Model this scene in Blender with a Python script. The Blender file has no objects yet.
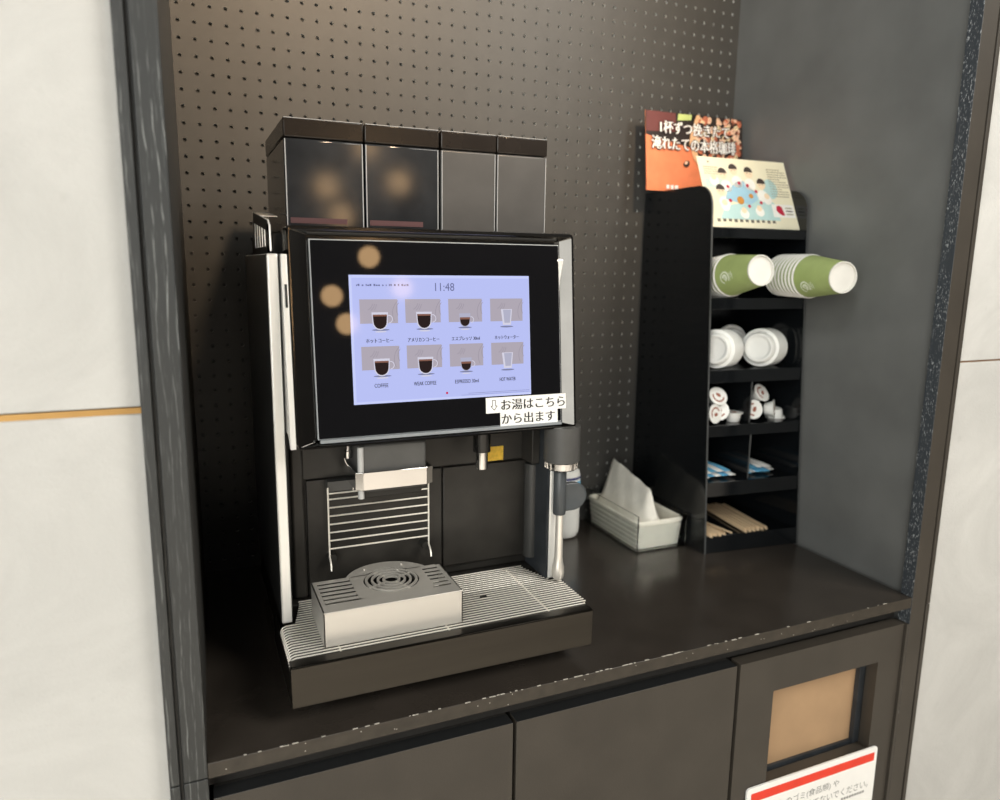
import bpy, bmesh, math, random
from mathutils import Vector, Matrix
random.seed(7)
SC = bpy.context.scene
COL = SC.collection
PI = math.pi

# ------------------------------------------------------------------ materials
MATS = {}

def mat(name, color, rough=0.5, metal=0.0, spec=0.5, var=0.08, vscale=30.0, bump=0.0, bscale=200.0,
        stretch=(1, 1, 1), coat=0.0, trans=0.0, alpha=1.0, ior=1.45, emit=None, estr=0.0, sss=0.0, rvar=0.0):
    """principled material with a procedural noise tint, roughness and bump"""
    if name in MATS:
        return MATS[name]
    m = bpy.data.materials.new(name)
    m.use_nodes = True
    nt = m.node_tree
    b = nt.nodes['Principled BSDF']
    N = nt.nodes.new
    L = nt.links.new
    b.inputs['Roughness'].default_value = rough
    b.inputs['Metallic'].default_value = metal
    b.inputs['Specular IOR Level'].default_value = spec
    b.inputs['Coat Weight'].default_value = coat
    b.inputs['Coat Roughness'].default_value = 0.03
    b.inputs['Transmission Weight'].default_value = trans
    b.inputs['IOR'].default_value = ior
    b.inputs['Alpha'].default_value = alpha
    tc = N('ShaderNodeTexCoord')
    mp = N('ShaderNodeMapping')
    mp.inputs['Scale'].default_value = stretch
    L(tc.outputs['Object'], mp.inputs['Vector'])
    nz = N('ShaderNodeTexNoise')
    nz.inputs['Scale'].default_value = vscale
    nz.inputs['Detail'].default_value = 4
    L(mp.outputs['Vector'], nz.inputs['Vector'])
    cr = N('ShaderNodeValToRGB')
    cr.color_ramp.elements[0].position = 0.3
    cr.color_ramp.elements[1].position = 0.7
    lo = tuple(c * (1 - var) for c in color[:3]) + (1,)
    hi = tuple(min(1, c * (1 + var)) for c in color[:3]) + (1,)
    cr.color_ramp.elements[0].color = lo
    cr.color_ramp.elements[1].color = hi
    L(nz.outputs['Fac'], cr.inputs['Fac'])
    L(cr.outputs['Color'], b.inputs['Base Color'])
    if rvar > 0:
        mr = N('ShaderNodeMapRange')
        mr.inputs['To Min'].default_value = max(0.02, rough - rvar)
        mr.inputs['To Max'].default_value = rough + rvar
        L(nz.outputs['Fac'], mr.inputs['Value'])
        L(mr.outputs['Result'], b.inputs['Roughness'])
    if bump > 0:
        nb = N('ShaderNodeTexNoise')
        nb.inputs['Scale'].default_value = bscale
        nb.inputs['Detail'].default_value = 3
        L(mp.outputs['Vector'], nb.inputs['Vector'])
        bp = N('ShaderNodeBump')
        bp.inputs['Strength'].default_value = bump
        bp.inputs['Distance'].default_value = 0.002
        L(nb.outputs['Fac'], bp.inputs['Height'])
        L(bp.outputs['Normal'], b.inputs['Normal'])
    if emit:
        b.inputs['Emission Color'].default_value = tuple(emit) + (1,)
        b.inputs['Emission Strength'].default_value = estr
    MATS[name] = m
    return m


def srgb(r, g, b):
    def f(c):
        c /= 255.0
        return c / 12.92 if c <= 0.04045 else ((c + 0.055) / 1.055) ** 2.4
    return (f(r), f(g), f(b))


def wood_mat(name, base, streak, fine=False):
    """black stained ash: pale open-grain lines running up the board"""
    m = bpy.data.materials.new(name)
    m.use_nodes = True
    nt = m.node_tree
    b = nt.nodes['Principled BSDF']
    N = nt.nodes.new
    L = nt.links.new
    def math_(op, x, y):
        n = N('ShaderNodeMath'); n.operation = op
        for k, v in enumerate((x, y)):
            if isinstance(v, (int, float)): n.inputs[k].default_value = v
            else: L(v, n.inputs[k])
        return n.outputs[0]
    def noise(scale, stretch, detail=3):
        mp = N('ShaderNodeMapping'); mp.inputs['Scale'].default_value = stretch
        L(tc.outputs['Object'], mp.inputs['Vector'])
        n = N('ShaderNodeTexNoise'); n.inputs['Scale'].default_value = scale; n.inputs['Detail'].default_value = detail
        L(mp.outputs['Vector'], n.inputs['Vector'])
        return n.outputs['Fac']
    def ramp(v, p0, p1, t1=1.0):
        q = N('ShaderNodeMapRange'); q.inputs['From Min'].default_value = p0; q.inputs['From Max'].default_value = p1; q.inputs['To Max'].default_value = t1
        L(v, q.inputs['Value'])
        return q.outputs[0]
    tc = N('ShaderNodeTexCoord')
    sp = N('ShaderNodeSeparateXYZ'); L(tc.outputs['Object'], sp.inputs[0])
    if not fine:
        across = math_('ADD', math_('MULTIPLY', sp.outputs['X'], 120.0), math_('MULTIPLY', sp.outputs['Y'], 60.0))
        wob = math_('ADD', math_('MULTIPLY', noise(9, (1.2, 1, 0.35), 2), 3.4), math_('MULTIPLY', noise(60, (1, 1, 0.35), 2), 0.55))
        fr = math_('FRACT', math_('ADD', across, wob), 0.0)
        tri = math_('ABSOLUTE', math_('SUBTRACT', fr, 0.5), 0.0)
        line = ramp(tri, 0.10, 0.03)
        brk = math_('MULTIPLY', ramp(noise(420, (1, 1, 0.10)), 0.40, 0.58), ramp(noise(14, (1, 1, 0.3)), 0.36, 0.58))
        fac = math_('MULTIPLY', line, brk)
        fac = math_('MAXIMUM', fac, ramp(noise(600, (1, 1, 0.06)), 0.58, 0.80, 0.35))
    else:
        fac = math_('MULTIPLY', ramp(noise(620, (1, 1, 0.30)), 0.58, 0.68), ramp(noise(40, (1, 1, 0.4)), 0.36, 0.52))
    mx = N('ShaderNodeMix'); mx.data_type = 'RGBA'
    mx.inputs['A'].default_value = tuple(base) + (1,)
    mx.inputs['B'].default_value = tuple(streak) + (1,)
    L(fac, mx.inputs['Factor'])
    L(mx.outputs['Result'], b.inputs['Base Color'])
    b.inputs['Roughness'].default_value = 0.45
    bp = N('ShaderNodeBump'); bp.inputs['Strength'].default_value = 0.2; bp.inputs['Distance'].default_value = 0.001
    L(fac, bp.inputs['Height']); L(bp.outputs['Normal'], b.inputs['Normal'])
    return m


def stone_mat(name, base):
    m = bpy.data.materials.new(name)
    m.use_nodes = True
    nt = m.node_tree
    b = nt.nodes['Principled BSDF']
    N = nt.nodes.new
    L = nt.links.new
    tc = N('ShaderNodeTexCoord')
    n1 = N('ShaderNodeTexNoise'); n1.inputs['Scale'].default_value = 5; n1.inputs['Detail'].default_value = 8; n1.inputs['Roughness'].default_value = 0.65
    n1.inputs['Distortion'].default_value = 0.7
    L(tc.outputs['Object'], n1.inputs['Vector'])
    cr = N('ShaderNodeValToRGB')
    cr.color_ramp.elements[0].position = 0.25
    cr.color_ramp.elements[0].color = tuple(c * 0.82 for c in base) + (1,)
    cr.color_ramp.elements[1].position = 0.7
    cr.color_ramp.elements[1].color = tuple(min(1, c * 1.06) for c in base) + (1,)
    L(n1.outputs['Fac'], cr.inputs['Fac'])
    n3 = N('ShaderNodeTexNoise'); n3.inputs['Scale'].default_value = 23; n3.inputs['Detail'].default_value = 6
    L(tc.outputs['Object'], n3.inputs['Vector'])
    r3 = N('ShaderNodeMapRange'); r3.inputs['From Min'].default_value = 0.66; r3.inputs['From Max'].default_value = 0.8
    r3.inputs['To Max'].default_value = 0.4
    L(n3.outputs['Fac'], r3.inputs['Value'])
    mx = N('ShaderNodeMix'); mx.data_type = 'RGBA'
    L(r3.outputs[0], mx.inputs['Factor'])
    L(cr.outputs['Color'], mx.inputs['A'])
    mx.inputs['B'].default_value = tuple(c * 0.6 for c in base) + (1,)
    L(mx.outputs['Result'], b.inputs['Base Color'])
    b.inputs['Roughness'].default_value = 0.75
    n2 = N('ShaderNodeTexNoise'); n2.inputs['Scale'].default_value = 260; n2.inputs['Detail'].default_value = 4
    L(tc.outputs['Object'], n2.inputs['Vector'])
    bp = N('ShaderNodeBump'); bp.inputs['Strength'].default_value = 0.35; bp.inputs['Distance'].default_value = 0.002
    L(n2.outputs['Fac'], bp.inputs['Height']); L(bp.outputs['Normal'], b.inputs['Normal'])
    return m


M_stone = stone_mat('pale stone panel', (0.55, 0.545, 0.525))
M_gold = mat('brass strip', srgb(188, 148, 90), 0.35, 0.6, var=0.05)
M_bronze = mat('dull bronze joint', srgb(150, 118, 92), 0.5, 0.3)
M_ash = wood_mat('black ash', (0.028, 0.030, 0.030), (0.19, 0.20, 0.195))
M_ash2 = wood_mat('black ash speckled', (0.040, 0.047, 0.055), (0.42, 0.44, 0.45), True)
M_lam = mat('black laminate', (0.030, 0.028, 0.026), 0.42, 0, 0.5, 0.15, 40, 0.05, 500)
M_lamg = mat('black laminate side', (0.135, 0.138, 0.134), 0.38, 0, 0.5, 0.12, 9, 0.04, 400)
M_peg = mat('black pegboard', (0.053, 0.052, 0.049), 0.46, 0, 0.5, 0.08, 30, 0.03, 500)
M_door = mat('dark bronze laminate', (0.049, 0.042, 0.034), 0.45, 0, 0.5, 0.10, 14, 0.06, 350)
M_top = mat('worktop laminate', (0.042, 0.035, 0.029), 0.22, 0, 0.8, 0.12, 16, 0.03, 300, rvar=0.04)
M_edge = mat('worktop edge band', (0.040, 0.033, 0.025), 0.45, 0, 0.5, 0.2, 60)
M_chip = mat('worn chips', (0.55, 0.52, 0.46), 0.8)
M_gap = mat('dark recess', (0.012, 0.013, 0.014), 0.5)
M_tan = mat('tan board', srgb(168, 138, 106), 0.6, 0, 0.4, 0.10, 12)
M_blk = mat('black plastic', (0.018, 0.017, 0.015), 0.42, 0, 0.5, 0.2, 30, 0.03, 600)
M_blk2 = mat('black satin panel', (0.026, 0.024, 0.021), 0.38, 0, 0.5, 0.25, 26, 0.04, 400)
M_gblk = mat('gloss black', (0.010, 0.0095, 0.009), 0.06, 0, 0.5, 0.1)
M_acry = mat('black acrylic', (0.005, 0.006, 0.007), 0.12, 0, 0.5, 0.1)
M_acre = mat('black acrylic cut edge', (0.06, 0.062, 0.062), 0.35, 0, 0.5, 0.1)
M_grey = mat('grey plastic', (0.075, 0.074, 0.071), 0.42, 0, 0.5, 0.1, 40, 0.03, 600)
M_slate = mat('blue grey plastic', (0.066, 0.073, 0.078), 0.36, 0, 0.5, 0.12, 30, 0.03, 600)
M_navy = mat('slate side plate', (0.036, 0.041, 0.047), 0.40, 0.2, 0.5, 0.2, 40, 0.04, 400)
M_silv = mat('silver satin aluminium', (0.90, 0.89, 0.85), 0.34, 0.35, 0.5, 0.04, 60, 0.02, 300, stretch=(1, 1, 0.1))
M_tube = mat('grey tube', (0.42, 0.42, 0.41), 0.35)
M_chr = mat('chrome', (0.68, 0.67, 0.66), 0.10, 1, 0.5, 0.02)
M_dchr = mat('dark chrome frame', (0.12, 0.115, 0.108), 0.13, 1, 0.5, 0.1, 20)
M_steel = mat('brushed steel', (0.60, 0.575, 0.53), 0.36, 0.5, 0.5, 0.04, 40, 0.0, 300, stretch=(0.05, 1, 1))
M_dsteel = mat('dark brushed steel', (0.052, 0.047, 0.040), 0.30, 0.9, 0.5, 0.12, 40, 0.04, 260, stretch=(0.06, 1, 1), rvar=0.05)
M_wire = mat('steel wire', (0.92, 0.88, 0.80), 0.32, 0.5, 0.5, 0.03)
M_smoke = mat('smoked hopper plastic', (0.022, 0.024, 0.027), 0.09, 0, 0.5, 0.35, 14, rvar=0.04)
M_hgrey = mat('grey hopper plastic', (0.066, 0.065, 0.064), 0.34, 0, 0.5, 0.12, 18, 0.03, 300)
M_hlid = mat('brown black hopper lid', (0.014, 0.011, 0.009), 0.20, 0, 0.5, 0.12)
M_clear = mat('clear hopper edge', (0.35, 0.36, 0.37), 0.15, 0, 0.5, 0.05)
M_red = mat('dusky red reflection', (0.085, 0.040, 0.044), 0.4)
M_glass = mat('black screen glass', (0.005, 0.005, 0.006), 0.025, 0, 0.5, 0.05)
M_paper = mat('white paper', (0.86, 0.85, 0.82), 0.7, 0, 0.3, 0.02)
M_ink = mat('black ink', (0.02, 0.02, 0.02), 0.6)
M_gink = mat('grey ink', (0.25, 0.25, 0.24), 0.6)
M_yel = mat('yellow label', srgb(232, 190, 70), 0.5, 0, 0.4, 0.12, 200)
M_white = mat('white plastic', (0.82, 0.82, 0.79), 0.38, 0, 0.5, 0.02)
M_cupw = mat('white cup paper', (0.74, 0.725, 0.68), 0.55, 0, 0.4, 0.03)
M_green = mat('cup green print', srgb(166, 182, 116), 0.5, 0, 0.4, 0.05, 40)
M_emb = mat('pale emblem print', srgb(236, 242, 220), 0.55)
M_bin = mat('cream white tub', (0.90, 0.87, 0.76), 0.45, 0, 0.4, 0.05, 60, 0.15, 60, sss=0.1)
M_film = mat('milky plastic film', (0.88, 0.855, 0.77), 0.28, 0, 0.5, 0.06, 40, 0.5, 60)
M_wood = mat('pale birch', srgb(226, 200, 164), 0.6, 0, 0.3, 0.12, 40, 0.05, 200, stretch=(1, 0.1, 1))
M_blue = mat('light blue paper', srgb(104, 178, 216), 0.5, 0, 0.4, 0.05)
M_brown = mat('brown print', srgb(150, 92, 74), 0.5)
M_redp = mat('red print', srgb(226, 62, 42), 0.5)
M_screen = {}


def emat(name, col, s=1.0):
    """a lit pixel of the display: it gives off light under the cover glass"""
    if name not in M_screen:
        M_screen[name] = mat('lit ' + name, (0.004, 0.004, 0.004), 0.06, 0, 0.35, 0.0, emit=col, estr=s * 1.22)
    return M_screen[name]


E_bg = emat('screen lavender', srgb(186, 194, 246))
E_bg2 = emat('screen pale edge', srgb(202, 210, 254))
E_tile = emat('tile grey', srgb(176, 168, 180))
E_tline = emat('tile line grey', srgb(152, 144, 158))
E_cof = emat('coffee brown', srgb(38, 24, 24))
E_crema = emat('crema', srgb(134, 92, 78))
E_cup = emat('glass white', srgb(214, 212, 228))
E_cupd = emat('glass grey', srgb(178, 178, 200))
E_shadow = emat('soft grey', srgb(128, 132, 168))
E_txt = emat('screen text', srgb(48, 48, 72))
E_txt2 = emat('screen thin text', srgb(104, 108, 150))
E_red = emat('red dot', srgb(206, 30, 70))

# ------------------------------------------------------------------ mesh builder
TXT = {}


def text_geo(body):
    """vertices and faces of a line of writing, in the built-in font"""
    if body in TXT:
        return TXT[body]
    c = bpy.data.curves.new('writing', 'FONT')
    c.body = body
    c.resolution_u = 3
    o = bpy.data.objects.new('writing', c)
    COL.objects.link(o)
    bpy.context.view_layer.update()
    dg = bpy.context.evaluated_depsgraph_get()
    me = bpy.data.meshes.new_from_object(o.evaluated_get(dg))
    vs = [(v.co.x, v.co.y) for v in me.vertices]
    fs = [tuple(p.vertices) for p in me.polygons]
    bpy.data.objects.remove(o)
    bpy.data.curves.remove(c)
    bpy.data.meshes.remove(me)
    TXT[body] = (vs, fs)
    return TXT[body]


class MB:
    def __init__(self):
        self.v = []; self.f = []; self.m = []

    def add(self, vs, fs, m=0):
        n = len(self.v)
        self.v += [tuple(p) for p in vs]
        self.f += [tuple(i + n for i in q) for q in fs]
        self.m += [m] * len(fs)
        return self

    def box(self, x0, x1, y0, y1, z0, z1, m=0):
        vs = [(x, y, z) for x in (x0, x1) for y in (y0, y1) for z in (z0, z1)]
        return self.add(vs, [(0, 1, 3, 2), (4, 6, 7, 5), (0, 4, 5, 1), (2, 3, 7, 6), (0, 2, 6, 4), (1, 5, 7, 3)], m)

    def obox(self, c, ax, ay, az, m=0):
        """box with centre c and half-extent vectors"""
        c, ax, ay, az = map(Vector, (c, ax, ay, az))
        vs = [c + ax * i + ay * j + az * k for i in (-1, 1) for j in (-1, 1) for k in (-1, 1)]
        return self.add(vs, [(0, 1, 3, 2), (4, 6, 7, 5), (0, 4, 5, 1), (2, 3, 7, 6), (0, 2, 6, 4), (1, 5, 7, 3)], m)

    def prism(self, poly, axis, a, b, m=0):
        """extrude polygon (2D, the two other axes in x,y,z order) along axis from a to b"""
        def P(p, t):
            q = list(p); q.insert(axis, t); return q
        n = len(poly)
        vs = [P(p, a) for p in poly] + [P(p, b) for p in poly]
        fs = [tuple(range(n)), tuple(range(2 * n - 1, n - 1, -1))] + [(i, (i + 1) % n, n + (i + 1) % n, n + i) for i in range(n)]
        return self.add(vs, fs, m)

    def poly(self, pts, m=0):
        return self.add(pts, [tuple(range(len(pts)))], m)

    def cyl(self, p0, p1, r0, r1=None, n=20, m=0, caps=True, sx=1.0):
        if r1 is None: r1 = r0
        p0, p1 = Vector(p0), Vector(p1)
        d = (p1 - p0).normalized()
        a = d.orthogonal().normalized(); b = d.cross(a)
        vs = []
        for p, r in ((p0, r0), (p1, r1)):
            for i in range(n):
                t = 2 * PI * i / n
                vs.append(p + a * (r * math.cos(t)) + b * (r * math.sin(t)))
        fs = [(i, (i + 1) % n, n + (i + 1) % n, n + i) for i in range(n)]
        if caps: fs += [tuple(range(n - 1, -1, -1)), tuple(range(n, 2 * n))]
        return self.add(vs, fs, m)

    def lathe(self, prof, o=(0, 0, 0), d=(0, 0, 1), n=32, m=0, close=False, ms=None):
        """revolve profile [(r,h)...] about axis d through o"""
        o, d = Vector(o), Vector(d).normalized()
        a = d.orthogonal().normalized(); b = d.cross(a)
        k = len(prof)
        vs = []
        for r, h in prof:
            for i in range(n):
                t = 2 * PI * i / n
                vs.append(o + d * h + a * (r * math.cos(t)) + b * (r * math.sin(t)))
        for j in range(k if close else k - 1):
            j2 = (j + 1) % k
            fs = [(j * n + i, j * n + (i + 1) % n, j2 * n + (i + 1) % n, j2 * n + i) for i in range(n)]
            n0 = len(self.v) if j == 0 else n0
            if j == 0:
                self.add(vs, fs, ms[j] if ms else m)
            else:
                self.f += [tuple(q + n0 for q in f) for f in fs]
                self.m += [ms[j] if ms else m] * len(fs)
        return self

    def tube(self, path, r, n=8, m=0, closed=False):
        pts = [Vector(p) for p in path]
        k = len(pts)
        vs = []
        prev = None
        for i, p in enumerate(pts):
            if closed:
                t = (pts[(i + 1) % k] - pts[i - 1]).normalized()
            else:
                t = (pts[min(i + 1, k - 1)] - pts[max(i - 1, 0)]).normalized()
            a = t.orthogonal().normalized() if prev is None else (prev - t * prev.dot(t)).normalized()
            prev = a
            b = t.cross(a)
            for j in range(n):
                q = 2 * PI * j / n
                vs.append(p + a * (r * math.cos(q)) + b * (r * math.sin(q)))
        fs = []
        for i in range(k if closed else k - 1):
            i2 = (i + 1) % k
            fs += [(i * n + j, i * n + (j + 1) % n, i2 * n + (j + 1) % n, i2 * n + j) for j in range(n)]
        if not closed:
            fs += [tuple(range(n - 1, -1, -1)), tuple(range((k - 1) * n, k * n))]
        return self.add(vs, fs, m)

    def text(self, body, O, ex, ey, w, h, m=0):
        vs, fs = text_geo(body)
        x0 = min(v[0] for v in vs); x1 = max(v[0] for v in vs)
        y0 = min(v[1] for v in vs); y1 = max(v[1] for v in vs)
        O, ex, ey = Vector(O), Vector(ex), Vector(ey)
        return self.add([O + ex * ((x - x0) / (x1 - x0) * w) + ey * ((y - y0) / max(1e-6, y1 - y0) * h) for x, y in vs], fs, m)

    def disc(self, c, ex, ey, rx, ry, n=20, m=0, a0=0.0, a1=2 * PI):
        c, ex, ey = Vector(c), Vector(ex), Vector(ey)
        full = abs(a1 - a0 - 2 * PI) < 1e-6
        k = n if full else n + 1
        return self.poly([c + ex * (rx * math.cos(a0 + (a1 - a0) * i / n)) + ey * (ry * math.sin(a0 + (a1 - a0) * i / n)) for i in range(k)], m)

    def ring(self, c, ex, ey, r0, r1, n=24, m=0, a0=0.0, a1=2 * PI):
        c, ex, ey = Vector(c), Vector(ex), Vector(ey)
        for i in range(n):
            t0 = a0 + (a1 - a0) * i / n; t1 = a0 + (a1 - a0) * (i + 1) / n
            P = lambda r, t: c + ex * (r * math.cos(t)) + ey * (r * math.sin(t))
            self.poly([P(r0, t0), P(r1, t0), P(r1, t1), P(r0, t1)], m)
        return self

    def map(self, fn):
        self.v = [tuple(fn(*p)) for p in self.v]
        return self

    def build(self, name, mats, parent=None, loc=None, bevel=0.0, seg=2, smooth=35, normals=True):
        me = bpy.data.meshes.new(name)
        base = Vector(loc) if loc else Vector((0, 0, 0))
        p = parent
        if parent is not None:
            q = parent
            while q is not None:
                base = base + Vector(q.location); q = q.parent
        me.from_pydata([Vector(v) - base for v in self.v], [], self.f)
        if not isinstance(mats, (list, tuple)): mats = [mats]
        for q in mats: me.materials.append(q)
        me.polygons.foreach_set('material_index', self.m)
        if normals:
            bm = bmesh.new(); bm.from_mesh(me)
            bmesh.ops.recalc_face_normals(bm, faces=bm.faces)
            bm.to_mesh(me); bm.free()
        if smooth:
            me.polygons.foreach_set('use_smooth', [True] * len(me.polygons))
            me.set_sharp_from_angle(angle=math.radians(smooth))
        me.update()
        o = bpy.data.objects.new(name, me)
        COL.objects.link(o)
        if loc: o.location = loc
        if parent is not None: o.parent = parent
        if bevel > 0:
            bv = o.modifiers.new('bevel', 'BEVEL')
            bv.width = bevel; bv.segments = seg; bv.limit_method = 'ANGLE'; bv.angle_limit = math.radians(40)
            bv.harden_normals = False
        return o


def thing(name, label, cat, loc=(0, 0, 0), group=None):
    o = bpy.data.objects.new(name, None)
    COL.objects.link(o)
    o.location = loc
    o.empty_display_size = 0.02
    return tag(o, label, cat, group)


def tag(o, label, cat, group=None):
    o['label'] = label; o['category'] = cat
    if group: o['group'] = group
    return o


def struct(o):
    o['kind'] = 'structure'
    return o


def copy_tree(o, parent=None, only=None):
    c = o.copy(); COL.objects.link(c); c.parent = parent
    for ch in o.children:
        if only is None or ch.name.split('.')[0] in only:
            copy_tree(ch, c, only)
    return c


# ------------------------------------------------------------------ setting
YF = -0.5347          # front plane of the cabinet frame
ZC = 0.85             # worktop height
struct(MB().box(-5, 6, -10, 0.3, -0.03, 0.0).build('floor', mat('warm pale floor', (0.58, 0.53, 0.46), 0.5, var=0.06, vscale=4)))
# stone wall panels either side of the niche, each with its upper and lower slab and a joint
wl = MB()
wl.box(-1.6, -0.0525, -0.52, -0.40, 0, 1.2345)
wl.box(-1.6, -0.0525, -0.52, -0.40, 1.2415, 2.7)
struct(wl.build('wall_left', M_stone, bevel=0.0015))
struct(MB().box(-1.6, -0.0525, -0.5185, -0.43, 1.2345, 1.2405).build('trim_1', M_gold))
wr = MB()
wr.box(1.1150, 2.9, -0.52, -0.40, 0, 1.2368)
wr.box(1.1150, 2.9, -0.52, -0.40, 1.2398, 2.7)
struct(wr.build('wall_right', M_stone, bevel=0.001))
struct(MB().box(1.1150, 2.9, -0.517, -0.43, 1.2368, 1.2396).build('trim_2', M_bronze))

# built-in alcove: pegboard back, sides, posts
alc = thing('alcove_cabinet', 'tall black built-in alcove with pegboard back and dark wooden posts', 'alcove', (0.53, -0.27, 0))
P = 0.0234237; ZP = 0.025; PX0 = 0.00915; PZ0 = 1.77003
pb = MB()
nx0, nx1 = 0, 45
nz0, nz1 = -18, 37          # rows counted downward from the first row seen
ztop = PZ0 + 18.5 * ZP; zbot = PZ0 - 37.5 * ZP
HR = 0.0031
M_core = mat('pale hole edge', (0.50, 0.50, 0.48), 0.6)
for i in range(nx0, nx1 + 1):
    cx = PX0 + i * P
    xa = cx - P / 2 if i > nx0 else -0.012
    xb = cx + P / 2 if i < nx1 else 1.0825
    for j in range(nz0, nz1 + 1):
        cz = PZ0 - j * ZP
        za, zb = cz - ZP / 2, cz + ZP / 2
        out = [(xb, zb), (cx, zb), (xa, zb), (xa, cz), (xa, za), (cx, za), (xb, za), (xb, cz)]
        inn = [(cx + HR * 0.97 * math.cos(PI / 4 * (k + 1)), cz + HR * math.sin(PI / 4 * (k + 1))) for k in range(8)]
        vs = [(x, 0, z) for x, z in out] + [(x, 0, z) for x, z in inn] + [(x, 0.005, z) for x, z in inn]
        fs = [(k, (k + 1) % 8, 8 + (k + 1) % 8, 8 + k) for k in range(8)] + [(8 + k, 8 + (k + 1) % 8, 16 + (k + 1) % 8, 16 + k) for k in range(8)]
        fs.append(tuple(range(16, 24)))
        pb.add(vs, fs)
        pb.m[-9:] = [1] * 8 + [2]
pb.build('pegboard', [M_peg, M_core, M_gap], alc, normals=False, smooth=0)
# left side: slightly splayed board with one visible file of holes; right side plain
ls = MB()
ls.prism([(-0.0390, YF + 0.004), (-0.0150, YF + 0.004), (-0.0005, 0.0), (-0.0005, 0.02), (-0.0390, 0.02)], 2, 0.0, 2.3)
for j in range(-18, 30):
    for yy in (-0.03, -0.053, -0.20, -0.32, -0.42):
        t = (yy - (YF + 0.004)) / (-(YF + 0.004))
        ls.disc((-0.0150 + 0.0145 * t + 0.0006, yy, PZ0 - 0.004 - j * ZP), (0, 1, 0), (0, 0, 1), 0.0026, 0.0026, 8, 1)
ls.build('side_panel', [M_peg, M_gap], alc, smooth=0)
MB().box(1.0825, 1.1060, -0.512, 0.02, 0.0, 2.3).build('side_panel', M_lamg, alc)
MB().box(-0.039, 1.106, YF + 0.004, 0.02, 2.3, 2.32).build('top_panel', M_lam, alc)
# posts with a grooved outer moulding
for side in (0, 1):
    p = MB()
    if side == 0:
        p.box(-0.0388, -0.0148, YF, YF + 0.03, 0.8335, 2.32)
        p.box(-0.0388, -0.0148, YF, YF + 0.03, 0.0, 0.8320)
        po = p.build('frame_post', M_ash, alc, bevel=0.0008)
        g = MB()
        g.box(-0.0525, -0.0427, YF - 0.001, YF + 0.03, 0.8335, 2.32)
        g.box(-0.0525, -0.0427, YF - 0.001, YF + 0.03, 0.0, 0.8320)
        g.box(-0.0427, -0.0388, YF + 0.006, YF + 0.03, 0.0, 2.32)
        g.build('trim_moulding', M_ash, po, bevel=0.0008)
    else:
        p.box(1.0715, 1.1045, YF, YF + 0.0225, 0.0, 2.32)
        po = p.build('frame_post', [M_door, M_ash2], alc, bevel=0.0006)
        MB().box(1.0664, 1.0714, YF + 0.0003, YF + 0.0225, 0.0, 0.8030).build('filler_strip', M_door, alc)
        # inner face shows open grain
        for poly in po.data.polygons:
            if poly.normal.x < -0.9 and poly.center.x > 0.538: poly.material_index = 1
        g = MB()
        g.box(1.1072, 1.1150, YF - 0.001, YF + 0.02, 0.8335, 2.32)
        g.box(1.1072, 1.1150, YF - 0.001, YF + 0.02, 0.0, 0.8320)
        g.box(1.1045, 1.1072, YF + 0.006, YF + 0.02, 0.0, 2.32)
        g.build('trim_moulding', M_door, po, bevel=0.0006)

# worktop
wt = MB().box(-0.0147, 1.0712, YF + 0.0005, -0.0005, 0.8315, ZC)
wto = wt.build('worktop', [M_top, M_edge], loc=(0.53, -0.27, ZC), bevel=0.0008)
for poly in wto.data.polygons:
    if poly.normal.y < -0.9: poly.material_index = 1
tag(wto, 'long dark brown worktop with worn front edge inside the black alcove', 'worktop')
ch = MB()
for k in range(70):
    x = random.choice([random.uniform(0.0, 1.06), random.uniform(0.08, 0.75)])
    s = random.uniform(0.0004, 0.0015)
    ch.obox((x, YF + 0.0008 + random.uniform(-0.0004, 0.0008), ZC + 0.0001), (s * random.uniform(1, 3), 0, 0), (0, s * 0.6, 0), (0, 0, 0.00025))
for k in range(24):
    x = random.uniform(0.0, 1.05)
    ch.obox((x, YF + 0.0004, 0.8315 + random.uniform(0.002, 0.016)), (0.0005, 0, 0), (0, 0.0002, 0), (0, 0, 0.0005))
cho = ch.build('edge_chips', M_chip, wto, smooth=0); cho['kind'] = 'stuff'

# under-worktop rail (dark recess)
rail = MB().box(-0.0147, 1.0712, -0.505, -0.02, 0.803, 0.8312)
ro = rail.build('plinth_rail', M_lam, alc)

# base cupboards
def dk(t):  # door top edges coloured as dark as the recess above them
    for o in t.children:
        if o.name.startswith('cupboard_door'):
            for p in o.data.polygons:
                if p.normal.z > 0.9 and p.center.z > 0.8: p.material_index = 1

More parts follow.
